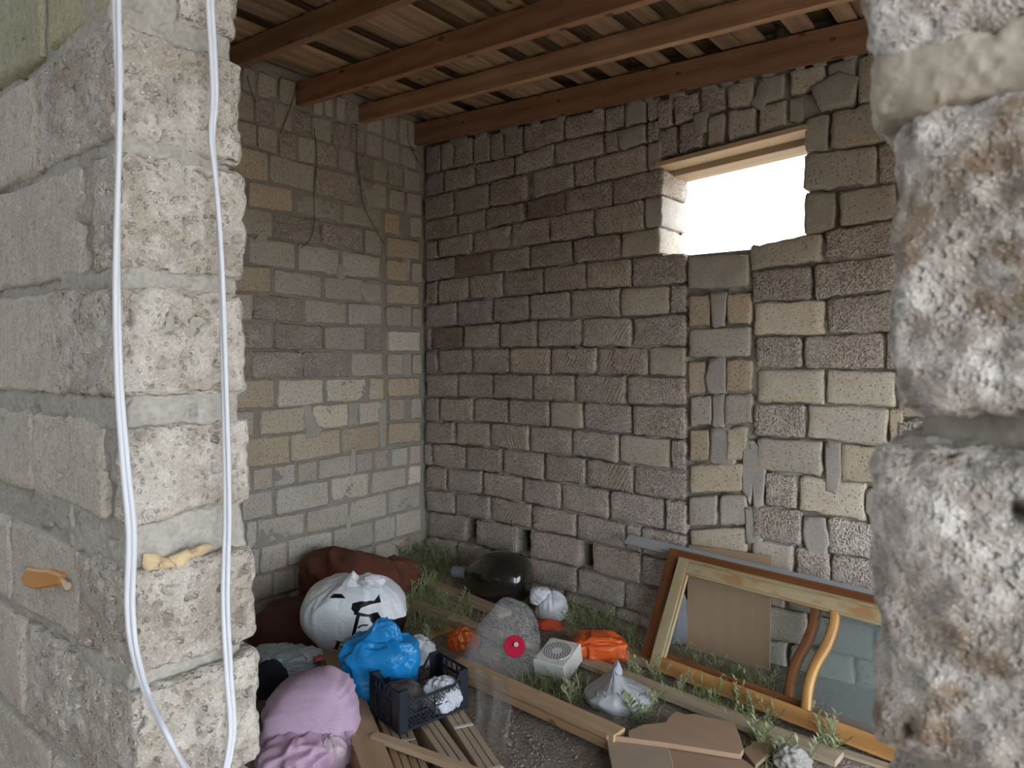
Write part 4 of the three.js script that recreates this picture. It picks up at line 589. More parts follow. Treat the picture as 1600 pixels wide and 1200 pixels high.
// ---------------------------------------------------------------- black crate
{
  const H0 = 0.112, Bp = F(624, 1148, H0), Cp = F(731, 1105, H0), Ap = F(582, 1137, H0), ux = Cp.clone().sub(Bp), L = ux.length(); ux.normalize(); const wz = V(ux.z, 0, -ux.x), Wd = Math.max(0.27, Math.abs(Ap.clone().sub(Bp).dot(wz))), H = 0.195;
  const g = thing('plastic_crate', 'black plastic lattice crate standing on the board packs', 'crate', [Bp.x, H0, Bp.z], Math.atan2(-ux.z, ux.x)), m = std({ color: lin(0.012, 0.016, 0.026), roughness: 0.42 });
  // local: x along the long front side, z towards the viewer; the far side lies at z = -Wd
  for (const [x, z, sx, sz] of [[0, 0, 1, -1], [L, 0, -1, -1], [0, -Wd, 1, 1], [L, -Wd, -1, 1]]) part('corner_post', merge([place(bevBox(0.045, H, 0.007, 0.002), [x + sx * 0.0225, H / 2, z]), place(bevBox(0.007, H, 0.06, 0.002), [x, H / 2, z + sz * 0.03]), place(bevBox(0.05, 0.01, 0.02, 0.002), [x + sx * 0.025, H - 0.005, z + sz * 0.008])]), m, g);
  const bar = (a, b, r = 0.0035) => place(bevBox(a.distanceTo(b), r * 2, r * 1.4, 0.001), a.clone().add(b).multiplyScalar(0.5), along(b.clone().sub(a), Math.abs(b.y - a.y) > 0.9 * a.distanceTo(b) ? V(0, 0, 1) : V(0, 1, 0)));
  const HL = 0.135;                                                      // long sides dip between the raised corners
  for (const z of [0, -Wd]) {
    part('rim', merge([bar(V(0.075, HL, z), V(L - 0.075, HL, z), 0.006), bar(V(0.04, H - 0.006, z), V(0.078, HL, z), 0.006), bar(V(L - 0.04, H - 0.006, z), V(L - 0.078, HL, z), 0.006), bar(V(0, 0.006, z), V(L, 0.006, z), 0.006), bar(V(0.04, 0.07, z + 0.002), V(L - 0.04, 0.07, z + 0.002), 0.003)]), m, g);
    const list = []; for (let x = -HL; x < L; x += 0.021) for (const s of [1, -1]) { let x0 = s > 0 ? x : x + HL, x1 = s > 0 ? x + HL : x, y0 = 0.005, y1 = HL; const cl = (xa, ya, xb, yb, lim) => ya + (yb - ya) * (lim - xa) / (xb - xa); const lo = 0.04, hi = L - 0.04; let p = [x0, y0], q = [x1, y1]; if (p[0] > q[0]) [p, q] = [q, p]; if (q[0] < lo || p[0] > hi) continue; if (p[0] < lo) { p[1] = cl(p[0], p[1], q[0], q[1], lo); p[0] = lo; } if (q[0] > hi) { q[1] = cl(p[0], p[1], q[0], q[1], hi); q[0] = hi; } if (q[0] - p[0] < 0.006) continue; list.push(bar(V(p[0], p[1], z), V(q[0], q[1], z), 0.0019)); }
    for (const t of [0.28, 0.5, 0.72]) list.push(bar(V(L * t, 0.005, z), V(L * t, HL, z), 0.003));
    part('lattice_side', merge(list), m, g);
  }
  for (const x of [0, L]) {
    part('rim', merge([bar(V(x, H - 0.006, 0), V(x, H - 0.006, -Wd), 0.006), bar(V(x, H - 0.055, 0), V(x, H - 0.055, -Wd), 0.006), bar(V(x, 0.006, 0), V(x, 0.006, -Wd), 0.006)]), m, g);
    const list = []; for (let k = 1; k < 6; k++) list.push(bar(V(x, H - 0.055, -Wd * k / 6), V(x, H, -Wd * k / 6), 0.005)); for (let k = 1; k < 14; k++) list.push(bar(V(x, 0, -Wd * k / 14), V(x, H - 0.055, -Wd * k / 14), 0.003)); for (let k = 1; k < 6; k++) list.push(bar(V(x, k * 0.024, 0), V(x, k * 0.024, -Wd), 0.0025));
    part('slotted_end', merge(list), m, g);
  }
  const base = []; for (let k = 0; k <= 12; k++) base.push(bar(V(L * k / 12, 0.003, 0), V(L * k / 12, 0.003, -Wd), 0.004)); for (let k = 0; k <= 8; k++) base.push(bar(V(0, 0.003, -Wd * k / 8), V(L, 0.003, -Wd * k / 8), 0.004)); part('base_grid', merge(base), m, g);
  single('grey_garment', blob(630, 1090, H0 + 0.085, 66, 52, { seed: 71, amp: 0.18, fold: 0.16, ff: 2.5, deep: 0.8, flat: 0.8 }), cloth(lin(0.095, 0.078, 0.078)), 'folded grey-brown garment inside the black crate', 'garment');
  single('white_rag', blob(689, 1085, H0 + 0.075, 62, 50, { seed: 73, amp: 0.22, fold: 0.3, ff: 2.8, deep: 0.8, flat: 0.8 }), cloth(lin(0.66, 0.69, 0.76)), 'crumpled white rag inside the black crate', 'rag');
}
// ---------------------------------------------------------------- demijohn
{
  const c = F(782, 902, 0.215), s = mpp(c), ax = V(0.985, -0.02, 0.02).applyAxisAngle(V(0, 1, 0), YAW * 0.55), g = thing('demijohn', 'large dark glass demijohn lying on its side against the back wall', 'bottle', [c.x, c.y, c.z]);
  g.quaternion.copy(along(ax)); const r = 41 * s, prof = [[0.001, r * 1.18], [r * 0.55, r * 1.15], [r * 0.82, r * 0.98], [r * 0.97, r * 0.6], [r, r * 0.2], [r * 0.97, -r * 0.2], [r * 0.86, -r * 0.6], [r * 0.62, -r * 0.98], [r * 0.36, -r * 1.25], [r * 0.2, -r * 1.42], [r * 0.17, -r * 1.5]];
  const curve = new THREE.SplineCurve(prof.map((p) => new THREE.Vector2(...p))); const lathe = (pts, n = 64) => new THREE.LatheGeometry(pts, n).rotateZ(-Math.PI / 2);
  part('glass_body', lathe(curve.getPoints(60).reverse()), phys({ color: lin(0.020, 0.017, 0.015), roughness: 0.13, clearcoat: 0.6, clearcoatRoughness: 0.1 }), g);
  part('neck', lathe([[r * 0.17, -r * 1.96], [r * 0.215, -r * 1.96], [r * 0.215, -r * 1.42], [r * 0.17, -r * 1.42]].map((p) => new THREE.Vector2(...p)), 32), std({ color: lin(0.16, 0.175, 0.19), roughness: 0.5 }), g);
  part('stopper', lathe([[0.001, -r * 1.99], [r * 0.16, -r * 1.99], [r * 0.17, -r * 1.9]].map((p) => new THREE.Vector2(...p)), 24), std({ color: lin(0.16, 0.09, 0.07), roughness: 0.8 }), g);
}
single('orange_scrap', blob(833, 890, 0.22, 18, 28, { seed: 81, amp: 0.3, fold: 0.4, deep: 0.6 }), film(lin(0.5, 0.10, 0.03)), 'orange plastic scrap behind the demijohn', 'plastic scrap', 'orange plastic scraps');
single('green_bag', blob(813, 940, 0.06, 42, 20, { seed: 83, amp: 0.2, fold: 0.3, deep: 0.9 }), film(lin(0.10, 0.13, 0.045)), 'dark green plastic bag squeezed under the demijohn', 'plastic bag');
// ---------------------------------------------------------------- small bags
{
  const g = thing('white_bag', 'small white plastic bag with red print beside the demijohn', 'plastic bag'), m = film(lin(0.78, 0.80, 0.86), { transmission: 0.25, roughness: 0.35 });
  part('bag_body', blob(862, 952, 0.10, 48, 52, { seed: 87, amp: 0.12, fold: 0.24, foldFn: gather, deep: 0.8, seg: 80 }), m, g);
  part('bag_top', blob(845, 932, 0.19, 34, 30, { seed: 89, amp: 0.2, fold: 0.3, deep: 0.6 }), m, g);
  part('red_print', blob(857, 927, 0.20, 16, 13, { seed: 90, amp: 0.2, fold: 0.3, deep: 0.6 }), film(lin(0.55, 0.03, 0.03)), g);
}
single('orange_scrap', blob(858, 977, 0.05, 40, 14, { seed: 91, amp: 0.3, fold: 0.4, deep: 0.7 }), film(lin(0.62, 0.09, 0.03)), 'flat red-orange plastic scrap under the small white bag', 'plastic scrap', 'orange plastic scraps');
single('orange_scrap', blob(724, 1003, 0.05, 44, 40, { seed: 93, amp: 0.2, fold: 0.4, deep: 0.5, ff: 2.4 }), film(lin(0.60, 0.11, 0.02), { roughness: 0.2 }), 'torn shiny orange bag beside the black crate', 'plastic scrap', 'orange plastic scraps');
single('orange_bag', blob(940, 1011, 0.085, 76, 36, { seed: 97, amp: 0.16, fold: 0.3, ff: 1.7, deep: 0.7, sq: 0.6, seg: 90, flat: 0.9 }), film(lin(0.72, 0.115, 0.02), { roughness: 0.5 }), 'bright orange plastic bag on the board beside the white fan heater', 'plastic bag');
{
  const g = thing('tied_bag', 'translucent white bag tied with a knot among the weeds', 'plastic bag'), m = film(lin(0.62, 0.64, 0.70), { transmission: 0.3, roughness: 0.4 });
  part('bag_body', blob(966, 1082, 0.075, 106, 62, { seed: 103, amp: 0.16, fold: 0.16, foldFn: gather, deep: 0.8, seg: 110, flat: 0.85, shape: (a, b, d) => [a * (b > 0 ? 1 - 0.55 * b : 1) - (b > 0 ? 0.1 * b : 0), b > 0 ? b * (1.12 - 0.55 * Math.min(1, Math.abs(a + 0.1) * 1.2)) : b, d * (b > 0 ? 1 - 0.4 * b : 1)] }), m, g);
  part('knot', blob(964, 1045, 0.17, 17, 26, { seed: 107, amp: 0.2, fold: 0.3, deep: 0.7, shape: (a, b, d) => [a * (0.8 - 0.4 * b), b, d] }), m, g);
}
// ---------------------------------------------------------------- clear bag with a red disc
{
  const clear = phys({ color: lin(0.90, 0.90, 0.91), roughness: 0.14, transmission: 0.9, thickness: 0, bumpMap: tCrumple.bump, bumpScale: 0.02, side: THREE.DoubleSide, ior: 1.5 });
  const g = thing('clear_bag', 'large clear plastic bag with a red disc standing over the beam', 'plastic bag');
  part('bag_body', blob(778, 1010, 0.16, 126, 138, { seed: 113, amp: 0.07, fold: 0.12, foldFn: gather, deep: 0.5, seg: 110, flat: 0.75, sq: 0.8, shape: (a, b, d) => [a < 0.2 ? 0.2 + (a - 0.2) * (b > -0.4 ? 1 - 0.5 * (b + 0.4) : 1) : a, b, d * (b > 0 ? 1 - 0.4 * b : 1)] }), clear, g);
  const N = 26, Mx = 20, pos = [], uv = [], idx = []; // the loose tail of the bag hanging over the beam onto the soil
  for (let j = 0; j <= N; j++) for (let i = 0; i <= Mx; i++) { const s = i / Mx, t = j / N, px = mix(mix(733, 792, s), mix(748, 800, s), t) + 4 * Math.sin(t * 5), py = mix(1052, 1162, t) + mix(-12, 12, s) * (1 - t), h = mix(0.13, 0.015, sstep(0, 0.85, t)) + 0.03 * (fbm3(s * 5, t * 4, 3, 2) - 0.4) + 0.02 * Math.sin(s * 14 + 2 * t); const p = F(px, py, Math.max(0.012, h)); pos.push(p.x, p.y, p.z); uv.push(s * 0.2, t * 0.35); }
  for (let j = 0; j < N; j++) for (let i = 0; i < Mx; i++) { const a = j * (Mx + 1) + i, b = a + Mx + 1; idx.push(a, b, a + 1, a + 1, b, b + 1); }
  const tg = new THREE.BufferGeometry(); tg.setAttribute('position', new THREE.Float32BufferAttribute(pos, 3)); tg.setAttribute('uv', new THREE.Float32BufferAttribute(uv, 2)); tg.setIndex(idx); tg.computeVertexNormals(); part('loose_tail', tg, phys({ color: lin(0.90, 0.90, 0.91), roughness: 0.22, transmission: 0.9, thickness: 0, side: THREE.DoubleSide, ior: 1.5 }), g);
  const q = F(804, 1010, 0.17), out = V(0, EYE, 0).sub(q).normalize(), face = V(out.x, out.y + 0.25, out.z).normalize(), disc = new THREE.CylinderGeometry(16 * mpp(q), 16.5 * mpp(q), 0.012, 40).applyQuaternion(new THREE.Quaternion().setFromUnitVectors(V(0, 1, 0), face));
  q.addScaledVector(out, 0.125);
  const d = part('red_disc', disc.translate(q.x, q.y, q.z), phys({ color: lin(0.50, 0.012, 0.05), roughness: 0.3, clearcoat: 0.4 }), g);
  part('white_spot', new THREE.CylinderGeometry(3.6 * mpp(q), 3.6 * mpp(q), 0.002, 16).applyQuaternion(new THREE.Quaternion().setFromUnitVectors(V(0, 1, 0), face)).translate(q.x + face.x * 0.0075 + 0.012, q.y + face.y * 0.0075 + 0.012, q.z + face.z * 0.0075), std({ color: lin(0.62, 0.5, 0.5), roughness: 0.6 }), d);
}
// ---------------------------------------------------------------- fan heater
{
  const h = 0.115, a = F(835, 1028, h), b = F(884, 1040, h), c = F(907, 1002, h), u = b.clone().sub(a), w = u.length(), ud = u.clone().normalize(), v = V(ud.z, 0, -ud.x), d = 0.235;
  const o = a.clone().add(b).multiplyScalar(0.5).addScaledVector(v, d / 2), g = thing('fan_heater', 'small white fan heater lying with its round grille upwards', 'fan heater', [o.x, 0.0, o.z], Math.atan2(-ud.z, ud.x)), white = std({ color: lin(0.72, 0.72, 0.69), roughness: 0.45 }), dark = std({ color: lin(0.03, 0.032, 0.035), roughness: 0.8 });
  g.rotation.order = 'YXZ'; g.rotation.x = 0.22; g.position.y = 0.028;
  part('housing', place(new RoundedBoxGeometry(w, h, d, 3, 0.008), [0, h / 2, 0]), white, g);
  const R0 = 0.42 * Math.min(w, d), gr = part('grille', place(new THREE.CylinderGeometry(R0, R0 * 1.02, 0.006, 48), [0, h + 0.001, 0]), std({ color: lin(0.76, 0.76, 0.73), roughness: 0.45 }), g), slots = [];
  for (let k = 0; k < 4; k++) { const r = R0 * (0.44 + 0.155 * k), n = 12 + 5 * k; for (let i = 0; i < n; i++) { const t = (i / n) * 6.2832 + k * 0.3; slots.push(place(new THREE.BoxGeometry(r * 3.7 / n, 0.003, R0 * 0.085), [Math.cos(t) * r, h + 0.0035, Math.sin(t) * r], new THREE.Quaternion().setFromAxisAngle(V(0, 1, 0), -t + Math.PI / 2))); } }
  part('slots', merge(slots), dark, gr).userData.kind = 'stuff';
  part('switch_knob', place(new THREE.CylinderGeometry(0.011, 0.012, 0.014, 20).rotateX(Math.PI / 2), [w * 0.18, h * 0.3, d / 2 + 0.006]), white, g); part('front_vent', place(bevBox(w * 0.42, 0.010, 0.006, 0.001), [-w * 0.1, h * 0.22, d / 2]), dark, g);
  for (const [x, z] of [[-1, -1], [1, -1], [-1, 1]]) part('screw', place(new THREE.CylinderGeometry(0.004, 0.004, 0.002, 10), [x * w * 0.43, h + 0.0005, z * d * 0.43]), dark, g);
}
// ---------------------------------------------------------------- door leaves leaning on the back wall
function doorLeaf(name, label, B0, B1, T0, mats, len, lighter) {
  const u = B1.clone().sub(B0).normalize(), vv = T0.clone().sub(B0); vv.addScaledVector(u, -vv.dot(u)); const W = vv.length(), v = vv.normalize(), n = u.clone().cross(v).normalize(); // n looks to the room
  const g = thing(name, label, 'door leaf', [B0.x, B0.y, B0.z]); g.quaternion.setFromRotationMatrix(new THREE.Matrix4().makeBasis(u, v, n));
  const loc = (px, py) => { const r = ray(px, py), o = V(0, EYE, 0), t = B0.clone().sub(o).dot(n) / r.dot(n), p = o.addScaledVector(r, t).sub(B0); return [p.dot(u), p.dot(v)]; };
  const th = 0.042, sw = 0.07, bx = (x0, x1, y0, y1, z0, z1, c = [1, 1, 1], r = 0.004) => place(bevBox(x1 - x0, y1 - y0, z1 - z0, r, c), [(x0 + x1) / 2, (y0 + y1) / 2, (z0 + z1) / 2]);
  return { g, loc, W, th, sw, bx, len };
}
function buildLeaf(o, mat, matRail, matLow, matS, sPts, glass) {
  const { g, W, th, sw, bx, len } = o;
  part('stile', bx(0, sw, 0, W, -th, 0), mat, g); part('stile', bx(len - sw, len, 0, W, -th, 0), mat, g);
  part('rail', bx(sw, len - sw, W - 0.082, W, -th, -0.001), matRail, g); part('rail', bx(sw, len - sw, 0, 0.085, -th, -0.001), matLow, g);
  part('moulding', bx(sw, sw + 0.014, sw, W - sw, -th * 0.7, -0.008), mat, g); part('moulding', bx(sw, len - sw, W - 0.022, W - 0.008, -0.002, 0.006, [0.9, 0.9, 0.9]), matRail, g);
  part('moulding', bx(sw, len - sw, W - 0.094, W - 0.08, -th * 0.7, -0.006), matRail, g);
  const c = new THREE.CatmullRomCurve3(sPts.map(([a, b]) => V(a, b, 0))).getPoints(40), pos = [], idx = [], uv = [], hw = 0.024;
  c.forEach((p, i) => { const t = c[Math.min(i + 1, 40)].clone().sub(c[Math.max(i - 1, 0)]).normalize(), nx = t.y, ny = -t.x; [[-hw, -0.012], [-hw * 0.6, 0.0], [hw * 0.6, 0.0], [hw, -0.012], [hw, -th], [-hw, -th]].forEach(([a, z], k) => { pos.push(p.x + nx * a, p.y + ny * a, z); uv.push(p.y, k * 0.03 + p.x); }); });
  for (let i = 0; i < 40; i++) for (let k = 0; k < 6; k++) { const a = i * 6 + k, b = i * 6 + (k + 1) % 6; idx.push(a, b, a + 6, b, b + 6, a + 6); }
  const sg = new THREE.BufferGeometry(); sg.setAttribute('position', new THREE.Float32BufferAttribute(pos, 3)); sg.setAttribute('uv', new THREE.Float32BufferAttribute(uv, 2)); sg.setIndex(idx); sg.computeVertexNormals(); part('curved_mullion', paint(sg, [1.12, 1.18, 1.15]), matS, g);
  if (glass) { const sh = new THREE.Shape(); c.forEach((p, i) => (i ? sh.lineTo(p.x, p.y) : sh.moveTo(p.x, p.y))); sh.lineTo(len - sw, c.at(-1).y); sh.lineTo(len - sw, c[0].y); sh.closePath(); part('glass_pane', new THREE.ShapeGeometry(sh).translate(0, 0, -th * 0.5), glass, g); }
}
const glassPane = phys({ color: lin(0.72, 0.80, 0.80), roughness: 0.05, transmission: 0.86, thickness: 0, ior: 1.52, side: THREE.DoubleSide });
{
  const B0 = F(1012, 1043, 0.03), B1 = F(1386, 1188, 0.03), T0 = onPlane(1054, 868, 'z', -3.95);
  const f = doorLeaf('door_leaf', 'varnished wooden door leaf lying on its side with a curved mullion and glass', B0, B1, T0, null, 1.95);
  const S = [[1303, 948], [1301, 972], [1291, 1003], [1272, 1037], [1261, 1070], [1256, 1112]].map((p) => f.loc(...p)); S[0][1] = f.W - 0.08; S.at(-1)[1] = 0.083;
  buildLeaf(f, M.worn, M.worn, M.varnish, M.varnish, S, glassPane);
  const off = V(-0.10, 0.0, -0.085), T1 = T0.clone().add(off).add(V(0, 0.02, 0)), r = doorLeaf('door_leaf', 'dark reddish door leaf leaning on the wall behind the varnished leaf', B0.clone().add(off), B1.clone().add(off), T1, null, 1.95);
  const S2 = [[1271, 955], [1268, 975], [1258, 1003], [1243, 1030], [1235, 1056], [1229, 1092]].map((p) => r.loc(...p)); S2[0][1] = r.W - 0.08; S2.at(-1)[1] = 0.083;
  buildLeaf(r, M.redWood, M.redWood, M.redWood, M.redWood, S2, glassPane);
  // grey edge board resting on the rear leaf
  const a = onPlane(980, 842, 'z', -4.12), b = onPlane(1402, 941, 'z', -4.10), d = b.clone().sub(a).normalize(); b.addScaledVector(d, 0.5);
  single('edge_board', place(bevBox(b.distanceTo(a), 0.024, 0.075, 0.003, [1, 1, 1]), a.clone().add(b).multiplyScalar(0.5), along(d, V(0, 1, 0.45).normalize())), std({ color: lin(0.42, 0.45, 0.47), roughness: 0.6 }), 'long grey-painted board resting on top of the leaning door leaves', 'board');
  // plywood behind
  const tl = onPlane(1070, 846, 'z', ZB + 0.03), tr = onPlane(1217, 852, 'z', ZB + 0.03), bl = onPlane(1078, 1048, 'z', ZB + 0.13), w = 0.52, hgt = tl.distanceTo(bl);
  const ux = V(1, -0.03, 0).normalize(), up = tl.clone().sub(bl).normalize(), nz = ux.clone().cross(up).normalize(), pg = place(bevBox(w, hgt, 0.012, 0.002, [1, 0.93, 0.86]), bl.clone().add(tl).multiplyScalar(0.5).addScaledVector(ux, w / 2), new THREE.Quaternion().setFromRotationMatrix(new THREE.Matrix4().makeBasis(ux, up.clone(), nz)));
  single('plywood_sheet', pg, M.ply, 'brown plywood sheet standing on the wall behind the door leaves', 'plywood');
  single('plastic_film', blob(1058, 972, 0.16, 30, 88, { seed: 131, amp: 0.25, fold: 0.4, ff: 3, deep: 0.4 }), film(lin(0.4, 0.42, 0.45), { transmission: 0.5, roughness: 0.15 }), 'crumpled clear film between the door leaves and the plywood', 'plastic film');
}
// ---------------------------------------------------------------- broken boards at the front of the floor
{
  const sheet = (label, poly, h, th, mat, c) => { const pts = poly.map(([x, y]) => F(x, y, h)), sh = new THREE.Shape(pts.map((p) => new THREE.Vector2(p.x, -p.z))), g = new THREE.ExtrudeGeometry(sh, { depth: th, bevelEnabled: true, bevelSize: 0.002, bevelThickness: 0.002, bevelSegments: 1 }).rotateX(-Math.PI / 2); g.translate(0, h - th, 0); g.computeVertexNormals(); single('broken_board', paint(boxUV(g), c), mat, label, 'fibreboard', 'broken fibreboard pieces'); };
  const fb = std({ map: tPly.map, bumpMap: tPly.bump, bumpScale: 0.0004, roughness: 0.75, vertexColors: true });
  sheet('broken brown fibreboard piece with a ragged rear edge', [[948, 1149], [983, 1152], [983, 1142], [1005, 1133], [1041, 1129], [1047, 1120], [1056, 1112], [1072, 1117], [1088, 1116], [1110, 1122], [1146, 1129], [1155, 1150], [1161, 1171], [1156, 1179], [1043, 1161]], 0.095, 0.02, fb, [1.05, 0.93, 0.87]);
  sheet('greyish broken fibreboard piece next to the bare soil', [[948, 1155], [1020, 1157], [1043, 1164], [1054, 1208], [1058, 1235], [962, 1235], [955, 1190]], 0.07, 0.018, fb, [0.92, 0.95, 1.0]);
  sheet('reddish broken fibreboard piece under the ragged one', [[1044, 1166], [1156, 1183], [1186, 1206], [1195, 1230], [1058, 1235]], 0.065, 0.018, fb, [0.9, 0.78, 0.74]);
  sheet('small dark fibreboard corner beside the concrete lump', [[1160, 1172], [1195, 1150], [1212, 1168], [1180, 1196]], 0.05, 0.016, fb, [0.72, 0.64, 0.58]);
  single('concrete_lump', blob(1237, 1188, 0.045, 52, 40, { seed: 141, amp: 0.3, fold: 0.25, ff: 3 }), paintless(M.mortarPlain), 'rough lump of grey concrete by the end of the grey plank', 'concrete lump');
}
function paintless(m) { return m; }
// ---------------------------------------------------------------- weeds
{
  const leafMat = [lin(0.36, 0.41, 0.22), lin(0.42, 0.46, 0.28), lin(0.30, 0.37, 0.17), lin(0.46, 0.44, 0.28)].map((c) => phys({ color: c, roughness: 0.85, side: THREE.DoubleSide, transmission: 0.25, thickness: 0 }));
  const leaf = (base, dir, len, wd) => { const d = dir.clone().normalize(), s = d.clone().cross(V(0, 1, 0)).normalize(), m = base.clone().addScaledVector(d, len * 0.5).add(V(0, len * 0.08, 0)), t = base.clone().addScaledVector(d, len).add(V(0, -len * 0.12, 0)), l = m.clone().addScaledVector(s, wd / 2), r = m.clone().addScaledVector(s, -wd / 2); return [base, l, m, base, m, r, l, t, m, m, t, r]; };
  const plantGeo = (seed, h, n, lw) => { const r = rng(seed), v = [], stems = 3 + Math.floor(r() * 2); for (let k = 0; k < stems; k++) { const lean = V(r() - 0.5, 0, r() - 0.5).multiplyScalar(0.8), top = h * (0.6 + 0.4 * r()); let prev = V((r() - 0.5) * 0.02, -0.02, (r() - 0.5) * 0.02); const b0 = prev.clone(); for (let i = 1; i <= n; i++) { const t = i / n, p = b0.clone().add(V(lean.x * t * t * h, t * top, lean.z * t * t * h)), a = i * 2.4 + k, w = 0.0016; v.push(prev.clone().add(V(w, 0, 0)), p.clone().add(V(w, 0, 0)), prev.clone().add(V(-w, 0, w)), p.clone().add(V(w, 0, 0)), p.clone().add(V(-w, 0, w)), prev.clone().add(V(-w, 0, w))); v.push(...leaf(p, V(Math.cos(a), 0.7 + 0.5 * t, Math.sin(a)), h * (0.42 - 0.18 * t) * (0.8 + 0.4 * r()), lw)); v.push(...leaf(p, V(-Math.cos(a + 0.4), 0.6 + 0.5 * t, -Math.sin(a + 0.4)), h * (0.4 - 0.18 * t), lw)); prev = p; } } const g = new THREE.BufferGeometry(); g.setAttribute('position', new THREE.Float32BufferAttribute(v.flatMap((p) => [p.x, p.y, p.z]), 3)); g.setAttribute('uv', new THREE.Float32BufferAttribute(new Float32Array(v.length * 2), 2)); g.computeVertexNormals(); return g; };
  const kinds = [0, 1, 2, 3].map((k) => plantGeo(300 + k, 0.15, 6, 0.0105));
  const spots = [
    ['leafy weed growing between the leaf foot and the long grey plank', [[1000, 1058, 1.0], [1028, 1066, 0.9], [1060, 1082, 0.8], [1092, 1092, 0.9], [1118, 1100, 1.0], [1148, 1110, 1.0], [1172, 1118, 0.8], [1205, 1130, 0.8]]],
    ['leafy weed around the tied white bag', [[938, 1108, 0.9], [990, 1122, 1.2], [1008, 1112, 1.0], [1030, 1098, 0.8], [905, 1096, 1.0], [980, 1062, 0.9], [1003, 1128, 1.0]]],
    ['leafy weed in front of the fan heater', [[868, 1062, 0.8], [880, 1088, 0.8], [895, 1100, 0.9], [858, 1078, 0.6], [852, 1110, 0.8]]],
    ['leafy weed beside the concrete lump and the fibreboard', [[1198, 1180, 1.1], [1212, 1196, 1.2], [1262, 1196, 1.0], [1290, 1180, 1.3], [1300, 1172, 1.1], [1184, 1160, 1.0], [1175, 1140, 0.8]]],
    ['leafy weed growing inside the frame of the door leaf', [[1068, 1028, 0.8], [1120, 1050, 0.8], [1150, 1064, 0.9], [1190, 1084, 1.1], [1090, 1036, 0.6]]],
    ['leafy weed along the back wall beside the orange bag', [[893, 960, 0.9], [910, 972, 1.0], [930, 976, 0.9], [960, 985, 1.0], [985, 996, 0.9], [897, 985, 1.0], [945, 968, 0.9]]],
    ['leafy weed in the corner of the room', [[662, 884, 1.3], [680, 890, 1.5], [700, 894, 1.5], [690, 882, 1.4], [716, 898, 1.1]]],
    ['leafy weed at the foot of the left wall behind the brown cloth', [[590, 880, 1.3], [600, 886, 1.3], [612, 880, 1.0], [632, 876, 1.0], [645, 872, 1.1], [655, 880, 1.0]]],
    ['leafy weed between the two battens and the white printed bag', [[640, 930, 1.2], [655, 922, 1.0], [668, 916, 1.1], [690, 934, 0.9], [700, 948, 0.9], [720, 945, 0.9], [735, 950, 0.8], [628, 985, 1.1], [634, 955, 1.0], [690, 990, 0.8], [712, 985, 0.7], [672, 1005, 1.0]]],
  ];
  const r = rng(41);
  for (const [label, list] of spots) for (const [px, py, s] of list) { let p = F(px, py, 0); p = F(px, py, soilH(p.x, p.z)); p.x = Math.max(p.x, XL + 0.09); p.z = Math.max(p.z, ZB + 0.10); const k = Math.floor(r() * 4), o = single('weed', kinds[k], leafMat[Math.floor(r() * 3)], label, 'weed', label.replace('leafy weed', 'weeds')); o.position.set(p.x, soilH(p.x, p.z) - 0.004, p.z); o.rotation.y = r() * 6.28; o.scale.setScalar(s * 1.15); }
  // grass and straw: uncountable
  const blade = new THREE.BufferGeometry(); blade.setAttribute('position', new THREE.Float32BufferAttribute([-0.0022, 0, 0, 0.0022, 0, 0, 0.0016, 0.05, 0.008, 0.0016, 0.05, 0.008, -0.0016, 0.05, 0.008, -0.0022, 0, 0, -0.0016, 0.05, 0.008, 0.0016, 0.05, 0.008, 0, 0.095, 0.032], 3)); blade.setAttribute('uv', new THREE.Float32BufferAttribute(new Float32Array(18), 2)); blade.computeVertexNormals();
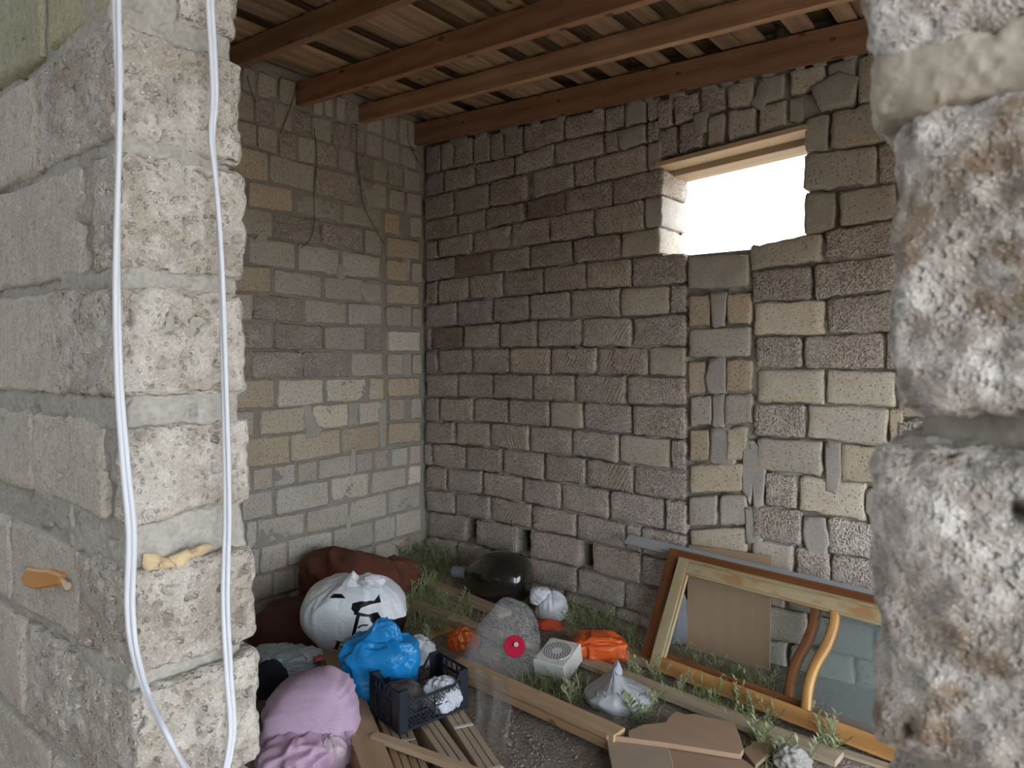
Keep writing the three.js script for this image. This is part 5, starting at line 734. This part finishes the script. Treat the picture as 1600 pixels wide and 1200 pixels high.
  const zones = [[-3.9, -3.75, 0.38, 0.3, 900], [-3.45, -3.55, 0.4, 0.2, 650], [-3.3, -3.3, 0.25, 0.18, 300], [-4.0, -4.05, 0.28, 0.15, 380], [-2.55, -4.0, 0.45, 0.12, 420], [-2.0, -3.85, 0.3, 0.12, 260], [-1.85, -3.25, 0.3, 0.18, 330], [-1.3, -3.42, 0.35, 0.08, 260], [-1.0, -3.2, 0.2, 0.12, 160], [-2.2, -3.15, 0.25, 0.12, 220], [-2.7, -3.2, 0.25, 0.1, 160], [-1.4, -3.9, 0.4, 0.12, 200]], n = zones.reduce((s, z) => s + z[4], 0);
  const grass = new THREE.InstancedMesh(blade, phys({ color: 0xffffff, roughness: 0.9, side: THREE.DoubleSide, transmission: 0.2, thickness: 0 }), n), o = new THREE.Object3D(); let k = 0;
  const gauss = () => (r() + r() + r() - 1.5) / 1.2;
  for (const [x, z, sx, sz, c] of zones) for (let i = 0; i < c; i++) { let px = x + gauss() * sx, pz = z + gauss() * sz; px = Math.max(px, XL + 0.03); pz = Math.max(pz, ZB + 0.03); o.position.set(px, soilH(px, pz) - 0.004, pz); o.rotation.set((r() - 0.5) * 0.9, r() * 6.28, (r() - 0.5) * 0.9); const s = 0.35 + 0.75 * r(); o.scale.set(1, s, s); o.updateMatrix(); grass.setMatrixAt(k, o.matrix); const d = r(), cc = d < 0.62 ? lin(0.23 + 0.12 * r(), 0.30 + 0.1 * r(), 0.13) : lin(0.46, 0.40 + 0.06 * r(), 0.26); grass.setColorAt(k++, cc); }
  grass.name = 'grass'; grass.userData.kind = 'stuff'; tag(shade(grass), 'short grass and dry stalks growing from the earth floor', 'grass'); scene.add(grass);
  // pebbles
  const peb = new THREE.IcosahedronGeometry(1, 1), N = 1600, stones = new THREE.InstancedMesh(peb, std({ color: 0xffffff, roughness: 1 }), N);
  for (let i = 0; i < N; i++) { const near = r() < 0.5, x = near ? -1.95 + gauss() * 0.5 : mix(-4.1, 0, r()), z = near ? -2.65 + gauss() * 0.4 : mix(-4.1, -1.6, r()), s = 0.0025 + 0.009 * r() * r() * r(); o.position.set(x, soilH(x, z) + s * 0.1, z); o.rotation.set(r() * 6, r() * 6, r() * 6); o.scale.set(s * (0.7 + 0.6 * r()), s * (0.5 + 0.4 * r()), s); o.updateMatrix(); stones.setMatrixAt(i, o.matrix); const g = 0.17 + 0.17 * r(); stones.setColorAt(i, lin(g, g * 0.9, g * 0.78)); }
  stones.name = 'gravel'; stones.userData.kind = 'stuff'; tag(shade(stones), 'scattered gravel on the earth floor', 'gravel'); scene.add(stones);
}
renderer.render(scene, camera);
